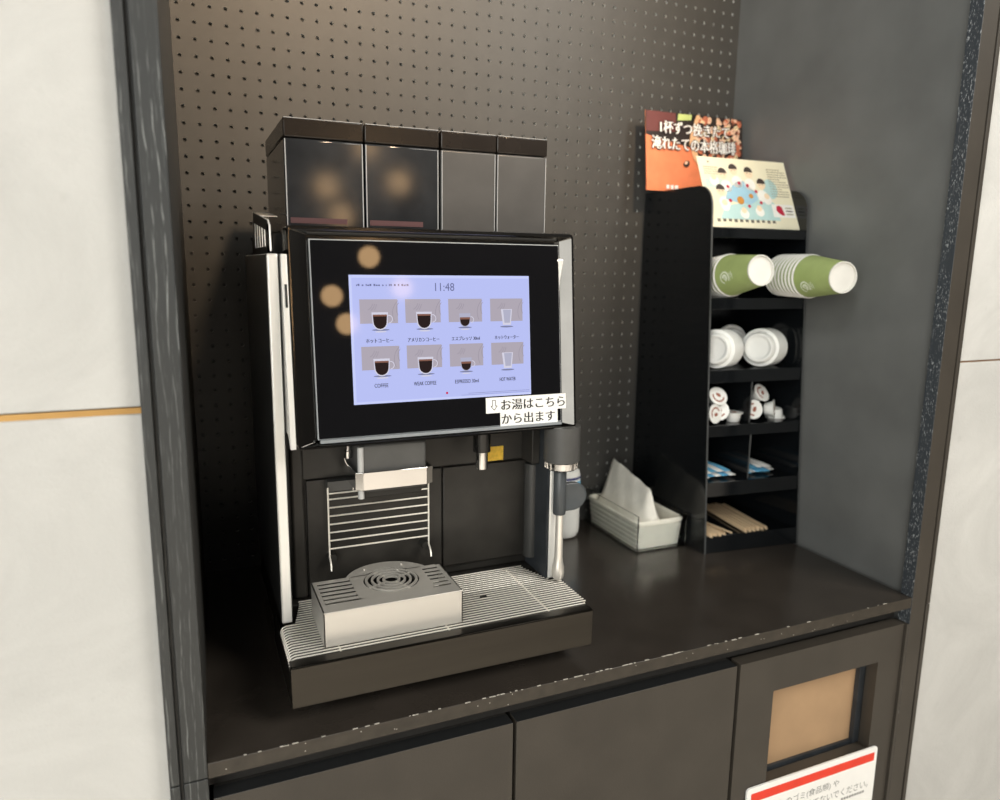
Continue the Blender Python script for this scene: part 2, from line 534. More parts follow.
def cupboard(name, label, x0, x1, window=False):
    t = thing(name, label, 'cupboard', ((x0 + x1) / 2, -0.27, 0))
    b = MB()
    if not window:
        b.box(x0 + 0.001, x1 - 0.001, -0.508, -0.02, 0.08, 0.8025)
        b.build('carcass', M_lam, t)
        MB().box(x0, x1, -0.530, -0.509, 0.10, 0.803).build('cupboard_door', [M_door, M_gap], t, bevel=0.0006)
        dk(t)
    else:
        wx0, wx1, wz0, wz1 = 0.789, 1.013, 0.585, 0.7445
        b.box(x0 + 0.001, x1 - 0.001, -0.480, -0.02, 0.08, 0.8025)
        b.build('carcass', M_lam, t)
        d = MB()
        out = [(x0, 0.10), (x1, 0.10), (x1, 0.803), (x0, 0.803)]
        inn = [(wx0, wz0), (wx1, wz0), (wx1, wz1), (wx0, wz1)]
        for ya in (-0.530, -0.509):
            for k in range(4):
                k2 = (k + 1) % 4
                d.poly([(out[k][0], ya, out[k][1]), (out[k2][0], ya, out[k2][1]), (inn[k2][0], ya, inn[k2][1]), (inn[k][0], ya, inn[k][1])])
        for k in range(4):
            k2 = (k + 1) % 4
            d.poly([(out[k][0], -0.530, out[k][1]), (out[k2][0], -0.530, out[k2][1]), (out[k2][0], -0.509, out[k2][1]), (out[k][0], -0.509, out[k][1])])
            d.poly([(inn[k][0], -0.530, inn[k][1]), (inn[k2][0], -0.530, inn[k2][1]), (inn[k2][0], -0.509, inn[k2][1]), (inn[k][0], -0.509, inn[k][1])])
        d.build('cupboard_door', [M_door, M_gap], t, smooth=0)
        dk(t)
        # tan swing flap set in a dark inner frame
        fr = MB()
        fr.box(wx0 - 0.003, wx1 + 0.004, -0.504, -0.4995, wz0 - 0.01, wz0 + 0.004)
        fr.box(wx1 - 0.012, wx1 + 0.004, -0.5075, -0.4995, wz0 - 0.01, wz1 + 0.01)
        fr.box(wx0 - 0.012, wx0 - 0.001, -0.504, -0.4995, wz0 - 0.01, wz1 + 0.01)
        fr.build('flap_frame', M_navy, t)
        fl = MB().box(wx0 - 0.01, wx1 - 0.0, -0.4990, -0.4955, wz0 - 0.02, wz1 + 0.012)
        fo = fl.build('swing_flap', M_tan, t)
        fo['label'] = 'tan swing flap'
    return t

cupboard('base_cupboard', 'dark brown cupboard door under the worktop, below the coffee machine', -0.0105, 0.3495)
cupboard('base_cupboard', 'plain dark brown cupboard door in the middle, left of the waste cupboard', 0.3545, 0.7140)
cupboard('waste_cupboard', 'dark brown waste cupboard with a square opening and tan flap', 0.7205, 1.0655, True)

# notice on the waste cupboard
def rrect(x0, x1, z0, z1, r, n=5):
    pts = []
    for cx, cz, a in ((x1 - r, z0 + r, -PI / 2), (x1 - r, z1 - r, 0), (x0 + r, z1 - r, PI / 2), (x0 + r, z0 + r, PI)):
        for k in range(n + 1):
            t = a + PI / 2 * k / n
            pts.append((cx + r * math.cos(t), cz + r * math.sin(t)))
    return pts
sg = thing('notice_plate', 'white notice plate with red bar below the waste opening', 'sign', (0.89, -0.531, 0.50))
MB().prism(rrect(0.7487, 1.0305, 0.41, 0.5885, 0.006), 1, -0.5345, -0.5308).build('plate', M_paper, sg, bevel=0.0005)
pr = MB()
EX, EZ = (1, 0, 0), (0, 0, 1)
pr.poly([(0.757, -0.5348, 0.5635), (1.0235, -0.5348, 0.5635), (1.0235, -0.5348, 0.5790), (0.757, -0.5348, 0.5790)], 0)
pr.text('飲み残しのゴミ(食品類) や', (0.770, -0.5348, 0.5355), EX, EZ, 0.176, 0.0155, 1)
pr.text('ペットボトルは捨てないでください。', (0.770, -0.5348, 0.5160), EX, EZ, 0.245, 0.0150, 1)
for k in range(9):
    pr.poly([(0.955 + k * 0.006, -0.5348, 0.507), (0.9595 + k * 0.006, -0.5348, 0.507), (0.9595 + k * 0.006, -0.5348, 0.5115), (0.955 + k * 0.006, -0.5348, 0.5115)], 1)
pr.build('printing', [M_redp, M_gink], sg, smooth=0, normals=False)

# ------------------------------------------------------------------ coffee machine
cm = thing('coffee_machine', 'black and silver coffee machine with touchscreen on the worktop', 'coffee machine', (0.283, -0.25, ZC))
# base and feet
MB().box(0.0985, 0.4700, -0.345, -0.06, 0.872, 0.9262).build('base', M_blk, cm, bevel=0.002)
for fx in (0.12, 0.45):
    for fy in (-0.09, -0.44):
        f = MB().lathe([(0.0, 0.0), (0.017, 0.0), (0.018, 0.004), (0.016, 0.0255), (0, 0.0255)], (fx, fy, 0.85), n=20)
        f.build('foot', M_blk, cm)
# body block behind the working area, with panel grooves
bd = MB()
bd.box(0.0976, 0.4700, -0.325, -0.06, 0.9262, 1.42)
bo = bd.build('body', M_blk, cm, bevel=0.003)
MB().box(0.1180, 0.4700, -0.3312, -0.324, 1.0957, 1.166).build('upper_fascia', M_blk2, cm, bevel=0.001)
MB().box(0.1285, 0.3205, -0.3312, -0.324, 0.9270, 1.0935).build('left_back_panel', M_blk2, cm, bevel=0.001)
MB().box(0.3228, 0.4600, -0.3312, -0.324, 0.9420, 1.0930).build('right_back_panel', M_blk2, cm, bevel=0.001)
MB().box(0.1080, 0.1262, -0.3330, -0.324, 0.9270, 1.166).build('side_fillet', M_blk2, cm, bevel=0.004, seg=3)
# right hand inner side plate and rounded pillar
MB().box(0.4600, 0.4631, -0.395, -0.325, 0.9272, 1.16).build('inner_side_plate', M_navy, cm)
pl = MB().cyl((0.4595, -0.345, 0.945), (0.4595, -0.345, 1.091), 0.0115, n=28)
pl.build('pillar', mat('dark grey pillar', (0.042, 0.042, 0.040), 0.35), cm)
MB().box(0.4475, 0.4598, -0.368, -0.331, 1.0960, 1.166).build('steam_housing', M_blk2, cm, bevel=0.001)
# side panels: satin silver, side faces coloured darker for the dark niche they reflect
def side(x0, x1, name):
    s = MB()
    s.box(x0, x1, -0.397, -0.10, 0.9268, 1.3925)
    o = s.build(name, [M_silv, mat('darkened silver side', (0.20, 0.205, 0.205), 0.32, 0.9, var=0.05)], cm, bevel=0.0025, seg=3)
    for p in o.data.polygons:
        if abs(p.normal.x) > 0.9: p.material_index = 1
    return o
side(0.0830, 0.0970, 'side_panel')
side(0.4632, 0.4765, 'side_panel')
sl = MB().prism([(-0.395, 0.9262), (-0.10, 0.9262), (-0.10, 0.875), (-0.36, 0.875)], 0, 0.0850, 0.0965)
sl.build('lower_side_plate', M_dsteel, cm, bevel=0.001)

# cup rail on top of the left side: slotted black guard over pale slats
rl = MB()
zb = lambda y: 1.4290 + (1.4465 - 1.4290) * ((y + 0.4152) / (-0.2528 + 0.4152))
ya, yb = -0.4120, -0.2450
rl.prism([(ya, 1.3930), (yb, 1.3930), (yb, 1.4005), (ya, 1.4005)], 0, 0.0842, 0.0862)
rl.prism([(ya, zb(ya) - 0.012), (yb, zb(yb) - 0.013), (yb, zb(yb)), (ya, zb(ya))], 0, 0.0842, 0.0862)
rl.prism([(ya, 1.3930), (ya + 0.012, 1.3930), (ya + 0.012, zb(ya) - 0.004), (ya, zb(ya) - 0.005)], 0, 0.0842, 0.0862)
rl.prism([(yb - 0.010, 1.3930), (yb, 1.3930), (yb, zb(yb) - 0.002), (yb - 0.010, zb(yb) - 0.003)], 0, 0.0842, 0.0862)
ro_ = rl.build('cup_rail', M_blk, cm)
ed = MB()
ed.tube([(0.0852, yb, zb(yb)), (0.0852, ya, zb(ya)), (0.0862, ya - 0.004, zb(ya) - 0.006), (0.0865, ya - 0.005, 1.395)], 0.0011, 6)
ed.prism([(yb, zb(yb)), (yb - 0.09, zb(yb - 0.09)), (yb - 0.09, zb(yb - 0.09) + 0.001), (yb, zb(yb) + 0.001)], 0, 0.0842, 0.105)
ed.build('rail_edge', M_silv, ro_)
for k in range(5):
    y = -0.258 - 0.029 * k
    MB().box(0.0843, 0.0856, y - 0.0015, y + 0.0015, 1.399, zb(y) - 0.008).build('rail_slat', M_silv, ro_)

# tilted screen door. D-frame: x, d (outward from the ridge plane), z
def shear(x, y, z):
    return (x, -0.40 - 0.0943 * (1.42 - z) + y, z)
def loop(x0, x1, z0, z1, r, y, n=4):
    return [(x, y, z) for x, z in rrect(x0, x1, z0, z1, r, n)]
def strips(loops, m=0, mb=None, cap0=False, cap1=False):
    mb = mb or MB()
    n = len(loops[0])
    vs = [p for l in loops for p in l]
    fs = []
    for k in range(len(loops) - 1):
        fs += [(k * n + i, k * n + (i + 1) % n, (k + 1) * n + (i + 1) % n, (k + 1) * n + i) for i in range(n)]
    if cap0: fs.append(tuple(range(n)))
    if cap1: fs.append(tuple(range((len(loops) - 1) * n, len(loops) * n)))
    mb.add(vs, fs, m)
    return mb
dX0, dX1, dZ0, dZ1 = 0.1064, 0.4885, 1.1592, 1.4262
dr = strips([loop(dX0 + 0.004, dX1 - 0.004, dZ0 + 0.004, dZ1 - 0.004, 0.004, 0.058),
             loop(dX0, dX1, dZ0, dZ1, 0.006, 0.052),
             loop(dX0, dX1, dZ0, dZ1, 0.006, 0.004),
             loop(dX0 + 0.0012, dX1 - 0.0012, dZ0 + 0.0012, dZ1 - 0.0012, 0.005, 0.0),
             loop(dX0 + 0.0045, dX1 - 0.0040, dZ0 + 0.0036, dZ1 - 0.0050, 0.003, 0.0),
             loop(dX0 + 0.0230, dX1 - 0.0185, dZ0 + 0.0070, dZ1 - 0.0105, 0.0008, 0.0085),
             loop(dX0 + 0.0230, dX1 - 0.0185, dZ0 + 0.0070, dZ1 - 0.0105, 0.0008, 0.016)], cap0=True, cap1=True)
dr.map(shear)
door = dr.build('screen_door', M_dchr, cm, smooth=25)
# cover glass with a light ground edge
gl = strips([loop(0.1325, 0.4680, 1.1690, 1.4105, 0.0008, 0.012),
             loop(0.1325, 0.4680, 1.1690, 1.4105, 0.0008, 0.0070),
             loop(0.1337, 0.4668, 1.1702, 1.4093, 0.0008, 0.0060)], m=1)
gl.add([(x, 0.0060, z) for x, z in rrect(0.1337, 0.4668, 1.1702, 1.4093, 0.0008, 4)], [tuple(range(20))], 0)
gl.map(shear)
glass = gl.build('cover_glass', [M_glass, mat('ground glass edge', (0.55, 0.58, 0.60), 0.2, 0.3)], cm, smooth=0)
bb = MB().box(0.1345, 0.4660, 0.002, 0.0052, 1.1655, 1.1692)
bb.map(shear)
bb.build('lower_glass_strip', mat('bright glass lip', (0.75, 0.80, 0.84), 0.12, 0.7), cm)

# display picture
G = []
dm = [E_bg, E_bg2, E_tile, E_tline, E_cof, E_crema, E_cup, E_cupd, E_shadow, E_txt, E_txt2, E_red]
dp = MB()
def L(k): return 0.0059 - 0.00012 * k      # layer depth under the viewer
def rect(x0, x1, z0, z1, m, k):
    y = L(k)
    dp.poly([(x0, y, z0), (x1, y, z0), (x1, y, z1), (x0, y, z1)], m)
rect(0.1782, 0.4215, 1.2095, 1.3685, 1, 0)
rect(0.1815, 0.4205, 1.2125, 1.3650, 0, 1)
dp.text('11:48', (0.2885, L(2), 1.3488), EX, EZ, 0.0260, 0.0102, 10)
x = 0.187
random.seed(3)
while x < 0.252:
    w = random.choice([0.0012, 0.0018, 0.0022])
    rect(x, x + w, 1.3550, 1.3550 + random.choice([0.0018, 0.0026]), 10, 2)
    x += w + random.choice([0.0007, 0.0007, 0.0028])
cols = [(0.1900, 0.2382), (0.2480, 0.2947), (0.3055, 0.3521), (0.3640, 0.4109)]
rows = [(1.3090, 1.3388), (1.2516, 1.2808)]
names = [['ホットコーヒー', 'アメリカンコーヒー', 'エスプレッソ 30ml', 'ホットウォーター'],
         ['COFFEE', 'WEAK COFFEE', 'ESPRESSO 30ml', 'HOT WATER']]
wid = [[0.0345, 0.0420, 0.0390, 0.0350], [0.0175, 0.0300, 0.0330, 0.0235]]
def cupshape(cx, zb, w, h, m, k, bot=0.45):
    """tumbler outline: straight sides and a round bottom"""
    y = L(k)
    pts = [(cx - w / 2, y, zb + h)]
    for i in range(9):
        t = PI + PI * i / 8
        pts.append((cx + w / 2 * 0.93 * math.cos(t), y, zb + h * bot + h * bot * math.sin(t)))
    pts.append((cx + w / 2, y, zb + h))
    dp.poly(pts, m)
for r, (z0, z1) in enumerate(rows):
    for c, (x0, x1) in enumerate(cols):
        rect(x0, x1, z0, z1, 2, 2)
        # embossed swirl lines on the tile
        cx = (x0 + x1) / 2 + 0.001
        for q in range(3):
            dp.ring((x0 + 0.007, L(3), z1 - 0.004), EX, EZ, 0.0092 + 0.0028 * q * 0.9, 0.0098 + 0.0028 * q * 0.9, 10, 3, -1.2 + 0.25 * q, -0.15)
        dp.ring((x1 + 0.014, L(3), z0 + 0.012), EX, EZ, 0.0205, 0.0211, 12, 3, PI * 0.72, PI * 1.15)
        dp.ring((x1 + 0.010, L(3), z0 + 0.017), EX, EZ, 0.0115, 0.0121, 10, 3, PI * 0.75, PI * 1.2)
        cz = z0 - 0.0072
        if c < 2:
            dp.disc((cx + 0.0005, L(3), cz - 0.0008), EX, EZ, 0.0115, 0.0012, 16, 8)
            dp.disc((cx + 0.0005, L(3), cz - 0.0030), EX, EZ, 0.0075, 0.0009, 16, 6)
            cupshape(cx, cz - 0.0010, 0.0210, 0.0220, 6, 4)
            cupshape(cx, cz + 0.0004, 0.0182, 0.0176, 4, 5, 0.5)
            rect(cx - 0.0089, cx + 0.0089, cz + 0.0160, cz + 0.0182, 5, 6)
            dp.ring((cx + 0.0112, L(4), cz + 0.0125), EX, EZ, 0.0042, 0.0052, 14, 6, -PI * 0.5, PI * 0.55)
        elif c == 2:
            dp.disc((cx - 0.002, L(3), cz + 0.0000), EX, EZ, 0.0095, 0.0011, 16, 8)
            dp.disc((cx - 0.002, L(3), cz - 0.0022), EX, EZ, 0.0062, 0.0008, 16, 6)
            cupshape(cx - 0.002, cz + 0.0008, 0.0158, 0.0175, 7, 4)
            cupshape(cx - 0.002, cz + 0.0018, 0.0140, 0.0112, 4, 5, 0.6)
            rect(cx - 0.0090, cx + 0.0050, cz + 0.0105, cz + 0.0132, 5, 6)
            dp.ring((cx + 0.0065, L(4), cz + 0.0100), EX, EZ, 0.0033, 0.0042, 14, 6, -PI * 0.5, PI * 0.55)
        else:
            dp.disc((cx - 0.0012, L(3), cz + 0.0000), EX, EZ, 0.0098, 0.0012, 16, 8)
            y = L(4)
            dp.poly([(cx - 0.0066, y, cz + 0.0022), (cx + 0.0048, y, cz + 0.0022), (cx + 0.0070, y, cz + 0.0230), (cx - 0.0092, y, cz + 0.0230)], 6)
            y = L(5)
            dp.poly([(cx - 0.0044, y, cz + 0.0050), (cx + 0.0034, y, cz + 0.0050), (cx + 0.0054, y, cz + 0.0222), (cx - 0.0062, y, cz + 0.0222)], 7)
        tcx = (x0 + x1) / 2 - 0.0005
        w = wid[r][c]
        if r == 0:
            [dp.text(names[r][c], (tcx - w / 2 + q, L(2 + abs(q) * 900), 1.2850), EX, EZ, w, 0.0054, 9) for q in (0, 0.0003)]
        else:
            [dp.text(names[r][c], (tcx - w / 2 + q, L(2 + abs(q) * 900), 1.2294), EX, EZ, w, 0.0049, 9) for q in (0, 0.0002)]
dp.disc((0.3002, L(2), 1.2177), EX, EZ, 0.0015, 0.0016, 14, 11)
rect(0.330, 0.4190, 1.2155, 1.2160, 8, 2)
rect(0.320, 0.4190, 1.2135, 1.2139, 8, 2)
dp.map(shear)
dpo = dp.build('display', dm, glass, smooth=0, normals=False)
dpo['label'] = 'lit lavender display with drink menu'

# paper strips stuck on the glass
def paper_strip(x0, x1, z0, z1, body, tx0, tx1, tz0, tz1, arrow=False, k=0):
    s = MB()
    y = 0.0048 - 0.0003 * k
    s.poly([(x0, y, z0), (x1, y, z0), (x1, y, z1), (x0, y, z1)], 0)
    s.poly([(x0, y + 0.0009, z0), (x1, y + 0.0009, z0), (x1, y + 0.0009, z1), (x0, y + 0.0009, z1)], 0)
    for a, b in (((x0, z0), (x1, z0)), ((x1, z0), (x1, z1)), ((x1, z1), (x0, z1)), ((x0, z1), (x0, z0))):
        s.poly([(a[0], y, a[1]), (b[0], y, b[1]), (b[0], y + 0.0009, b[1]), (a[0], y + 0.0009, a[1])], 0)
    for q in (0, 0.00035, -0.00035):
        s.text(body, (tx0 + q, y - 0.0002 - abs(q) * 0.1, tz0), EX, EZ, tx1 - tx0, tz1 - tz0, 1)
    if arrow:
        ax, az0, az1 = x0 + 0.0115, z0 + 0.0040, z1 - 0.0035
        out = [(-0.0022, az1), (0.0022, az1), (0.0022, az0 + 0.0055), (0.0046, az0 + 0.0055), (0, az0), (-0.0046, az0 + 0.0055), (-0.0022, az0 + 0.0055)]
        pts = [(ax + a, y - 0.0002, b) for a, b in out]
        for i in range(len(pts)):
            a, b = Vector(pts[i]), Vector(pts[(i + 1) % len(pts)])
            n = (b - a).cross(Vector((0, 1, 0))).normalized() * 0.00042
            s.poly([a - n, b - n, b + n, a + n], 1)
    s.map(shear)
    o = s.build('paper_sticker', [M_paper, M_ink], cm, smooth=0, normals=False)
    o['label'] = 'white paper strip reading ' + body
    return o
paper_strip(0.3745, 0.4612, 1.1688, 1.1885, 'から出ます', 0.3765, 0.4565, 1.1712, 1.1856)
paper_strip(0.3540, 0.4742, 1.1872, 1.2080, 'お湯はこちら', 0.3760, 0.4722, 1.1902, 1.2048, True, 1)
# silver strip at the hinge side of the door
hs = MB().prism([(0.000, 1.392), (0.035, 1.392), (0.035, 1.1760), (0.016, 1.1760), (0.000, 1.1610)], 0, 0.0985, 0.1058)
hs.map(shear)
hs.build('hinge_strip', M_silv, cm, bevel=0.0008)
ht = MB().box(0.1015, 0.1040, -0.0012, 0.001, 1.330, 1.357)
ht.map(shear)
ht.build('hinge_slot', M_gap, cm)

# four hoppers
hx = [(0.1125, 0.2085, 'large'), (0.2105, 0.3075, 'large'), (0.3105, 0.3880, 'small'), (0.3895, 0.4640, 'small')]
for i, (x0, x1, k) in enumerate(hx):
    hm = M_smoke if k == 'large' else M_hgrey
    h = MB().box(x0, x1, -0.3600, -0.1700, 1.4205, 1.5295).build('bean_hopper' if k == 'large' else 'powder_hopper', hm, cm, bevel=0.0025, seg=3)
    MB().box(x0 - 0.0003, x1 + 0.0003, -0.3612, -0.1690, 1.5302, 1.5525).build('hopper_lid', M_hlid, h, bevel=0.0016)
    e = MB()
    e.tube([(x0 + 0.0014, -0.3604, 1.4225), (x0 + 0.0014, -0.3604, 1.528)], 0.0007, 6)
    e.tube([(x1 - 0.0014, -0.3604, 1.4225), (x1 - 0.0014, -0.3604, 1.528)], 0.0007, 6)
    e.tube([(x0 + 0.001, -0.3608, 1.5523), (x1 - 0.001, -0.3608, 1.5523)], 0.0005, 6)
    e.build('hopper_edge', M_clear, h)
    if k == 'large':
        MB().box(x0 + 0.005, x1 - 0.022, -0.3607, -0.3595, 1.4300, 1.4365).build('reflection_strip', M_red, h)  # solid strip coloured as the pinkish reflection low on the hopper front

# coffee outlet
sp = MB().box(0.1835, 0.2710, -0.4150, -0.3300, 1.0950, 1.1575)
spo = sp.build('coffee_outlet', M_grey, cm, bevel=0.003)
bnd = MB()
ys0, ys1 = -0.4225, -0.350
pth = []
pth = [(0.1765, ys0 + 0.0045), (0.1862, ys0), (0.2690, ys0), (0.2785, ys0 + 0.0045)]
pth = [(0.1765, ys1)] + pth + [(0.2785, ys1)]
w = 0.003
inn = []
for k in range(len(pth)):
    a = Vector(pth[max(k - 1, 0)]); b = Vector(pth[min(k + 1, len(pth) - 1)])
    t = (b - a).normalized()
    inn.append((pth[k][0] - t.y * w, pth[k][1] + t.x * w))
n = len(pth)
vs = [(p[0], p[1], z) for z in (1.1005, 1.1235) for p in pth] + [(p[0], p[1], z) for z in (1.1005, 1.1235) for p in inn]
fs = []
for k in range(n - 1):
    fs += [(k, k + 1, n + k + 1, n + k), (2 * n + k, 2 * n + k + 1, 3 * n + k + 1, 3 * n + k),
           (k, k + 1, 2 * n + k + 1, 2 * n + k), (n + k, n + k + 1, 3 * n + k + 1, 3 * n + k)]
fs += [(0, n, 3 * n, 2 * n), (n - 1, 2 * n - 1, 4 * n - 1, 3 * n - 1)]
bnd.add(vs, fs)
bnd.box(0.1790, 0.1850, -0.37, -0.353, 1.103, 1.121); bnd.box(0.2700, 0.2765, -0.37, -0.353, 1.103, 1.121)
bnd.build('chrome_band', M_chr, spo, bevel=0.0005, smooth=10)
MB().prism([(0.184, 1.0955), (0.271, 1.0955), (0.266, 1.0850), (0.192, 1.0850)], 1, -0.405, -0.345).build('nozzle_block', M_blk, spo, bevel=0.001)
MB().cyl((0.1845, -0.4150, 1.0885), (0.1845, -0.4150, 1.1555), 0.0040, n=18).build('milk_tube', M_tube, spo)
kn = MB().lathe([(0, 0), (0.0055, 0), (0.0058, 0.001), (0.0058, 0.0095), (0.005, 0.0105), (0, 0.0105)], (0.1775, -0.372, 1.1320), n=20)
kn.lathe([(0.0045, 0.0), (0.0045, 0.02)], (0.1775, -0.372, 1.142), n=16)
kn.build('tube_socket', M_chr, spo)
MB().tube([(0.1725, -0.375, 1.1320), (0.1735, -0.375, 1.1280), (0.1826, -0.376, 1.1100), (0.1826, -0.376, 1.0885)], 0.0006, 6).build('wire_clip', M_chr, spo)

# fold-up wire cup rack
rk = MB()
zr = [1.0772, 1.0692, 1.0574, 1.0456, 1.0338, 1.0222, 1.0106, 0.9990]
for z in zr:
    rk.cyl((0.1545, -0.3455, z), (0.2955, -0.3455, z), 0.0012, n=8)
for x in (0.1545, 0.2955):
    rk.cyl((x, -0.3468, 0.9870), (x, -0.3468, 1.0860), 0.0013, n=8)
    rk.tube([(x, -0.3468, 0.9870), (x, -0.352, 0.984), (x, -0.357, 0.978), (x, -0.358, 0.972)], 0.0013, 8)
rko = rk.build('wire_rack', M_wire, cm)
for x in (0.1585, 0.2915):
    MB().lathe([(0, 0), (0.0058, 0), (0.0062, 0.002), (0.0062, 0.016), (0, 0.016)], (x, -0.3475, 0.9850), (0, 1, 0), n=18).build('rack_hinge', M_blk, rko)
MB().box(0.1545, 0.192, -0.3462, -0.3315, 1.0800, 1.0935).build('rack_head', M_grey, rko)

# hot water outlet with yellow label beside it
ho = MB().lathe([(0, 0), (0.0122, 0), (0.0125, 0.001), (0.0125, 0.036), (0, 0.036)], (0.3630, -0.380, 1.1262), n=24).build('hot_water_outlet', M_gblk, cm)
MB().lathe([(0.0055, -0.002), (0.0065, -0.0035), (0.0085, -0.003), (0.0088, 0.0), (0.0088, 0.024)], (0.3630, -0.380, 1.1045), n=24).build('chrome_nozzle', M_chr, ho)
MB().box(0.3925, 0.4172, -0.3318, -0.3311, 1.0965, 1.1180).build('yellow_sticker', M_yel, cm)

# steam head, wand, handle
hx0, hy0 = 0.4738, -0.410
sh_ = MB().lathe([(0, 0), (0.0244, 0), (0.0257, 0.0018), (0.0257, 0.052), (0, 0.052)], (hx0, hy0, 1.1095), n=36).build('steam_head', M_grey, cm)
cr_ = MB()
cr_.lathe([(0, 0.0), (0.0205, 0.0), (0.0225, 0.002), (0.0230, 0.006), (0.0230, 0.0118)], (hx0, hy0, 1.0980), n=36)
for k in range(18):
    t = 2 * PI * k / 18
    cr_.box(-0.0009, 0.0009, -0.0006, 0.0010, 0.0, 0.009)
    n8 = len(cr_.v) - 8
    for q in range(n8, n8 + 8):
        x, y, z = cr_.v[q]
        rr = 0.0230 + y
        cr_.v[q] = (hx0 + rr * math.cos(t) - x * math.sin(t), hy0 + rr * math.sin(t) + x * math.cos(t), 1.1002 + z)
cr_.build('chrome_collar', M_chr, sh_)
wx, wy = 0.4725, -0.4110
sw = MB()
sw.lathe([(0, 0.1705), (0.0048, 0.1705), (0.0062, 0.036), (0.0070, 0.028), (0.0086, 0.020), (0.0092, 0.012), (0.0086, 0.005), (0.006, 0.001), (0.002, 0.0), (0, 0.0)], (wx, wy, 0.9300), n=24)
wand = sw.build('steam_wand', mat('polished steel tube', (0.86, 0.82, 0.75), 0.28, 0.6, var=0.03), cm)
MB().lathe([(0.0052, 0), (0.0085, 0), (0.0092, 0.0012), (0.0092, 0.0628), (0.0084, 0.064), (0.005, 0.064)], (wx - 0.0008, wy, 1.0308), n=28).build('wand_sleeve', M_slate, wand)
# D-shaped grip with a dished face
hd = MB()
hc = (wx + 0.0100, 1.0555)
def dshape(s, y, rx=0.0315, rz=0.0205):
    pts = [(hc[0] - 0.004, y, hc[1] - rz * s), (hc[0] + 0.010 * s, y, hc[1] - rz * s)]
    for k in range(1, 12):
        t = -PI / 2 + PI * k / 12
        pts.append((hc[0] + 0.010 * s + (rx - 0.010) * s * math.cos(t), y, hc[1] + rz * s * math.sin(t)))
    pts += [(hc[0] + 0.010 * s, y, hc[1] + rz * s), (hc[0] - 0.004, y, hc[1] + rz * s)]
    return pts
strips([dshape(0.95, wy + 0.0045), dshape(1.0, wy + 0.0035), dshape(1.0, wy - 0.0035), dshape(0.94, wy - 0.0045),
        dshape(0.84, wy - 0.0044), dshape(0.74, wy - 0.0034)], cap0=True, cap1=True, mb=hd)
hd.build('wand_grip', M_slate, wand, smooth=40)

# drip tray with wire grille
dt = MB()
dt.box(0.0790, 0.4757, -0.5072, -0.5040, 0.8750, 0.9262)
dt.box(0.0790, 0.4757, -0.5072, -0.4895, 0.9236, 0.9262)
dt.box(0.0790, 0.0815, -0.5060, -0.3420, 0.8760, 0.9180)
dt.box(0.4732, 0.4757, -0.5060, -0.3420, 0.8760, 0.9262)
dt.box(0.0800, 0.4750, -0.5060, -0.3330, 0.8752, 0.8790)
tray = dt.build('drip_tray', M_dsteel, cm, bevel=0.0006)
MB().box(0.0825, 0.4725, -0.5030, -0.3330, 0.8795, 0.8840).build('tray_liner', M_gap, tray)
gr = MB()
nb = 24
for k in range(nb):
    y = -0.4875 + 0.00642 * k
    if y < -0.398:
        x0, x1 = 0.0830, 0.4790 if y > -0.486 else 0.4745
        gr.tube([(0.0800, y, 0.9120), (0.0806, y, 0.9215), (0.0826, y, 0.9252), (0.0870, y, 0.9268), (x1, y, 0.9268)], 0.00105, 10)
    else:
        t = min(1, (y + 0.398) / 0.05)
        gr.tube([(0.0995 + 0.012 * t, y, 0.9268), (0.4640 - 0.018 * t, y, 0.9268)], 0.00105, 10)
for x in (0.1400, 0.2775, 0.4190):
    gr.cyl((x, -0.4890, 0.9252), (x, -0.3420, 0.9252), 0.0013, n=7)
gr.build('wire_grille', M_wire, tray)
MB().box(0.3470, 0.3560, -0.4230, -0.4180, 0.9255, 0.9284).build('grille_clip', M_blk, tray)

# cup riser: folded steel platform with slots and a ring rosette
rz = thing('cup_riser', 'brushed steel cup platform with round slotted rosette on the drip grille', 'cup stand', (0.2095, -0.43, 0.9282))
ZR0, ZR1 = 0.9282, 0.9718
X0, X1, Y0, Y1 = 0.1225, 0.2985, -0.4785, -0.3855
CX, CY, RO = 0.2225, -0.4130, 0.0365
tp = MB()
tp.box(X0, X1, Y0, Y0 + 0.0012, ZR0, ZR1)
tp.box(X0, X0 + 0.0012, Y0, Y1, ZR0, ZR1)
tp.box(X1 - 0.0012, X1, Y0, Y1, ZR0, ZR1)
zt0 = ZR1 - 0.0012
tp.cyl((X0, Y0 + 0.0006, ZR1 - 0.0004), (X1, Y0 + 0.0006, ZR1 - 0.0004), 0.0010, n=12)
ya0, ya1 = -0.4560, Y1 - 0.002       # slotted zone
tp.box(X0, X1, Y0, ya0, zt0, ZR1)
def slots(xa, xb, skew):
    k = 6
    pitch = (ya1 - ya0) / k
    for i in range(k):
        y = ya0 + pitch * i
        tp.box(xa, xb, y + pitch * 0.56, y + pitch, zt0, ZR1)
xl0, xl1 = 0.1285, 0.1715
xr0, xr1 = 0.2700, 0.2915
tp.box(X0, xl0, ya0, Y1, zt0, ZR1)
slots(xl0, xl1, 0)
slots(xr0, xr1, 0)
tp.box(xr1, X1, ya0, Y1, zt0, ZR1)
tp.box(xl0, X1, ya1, Y1, zt0, ZR1)
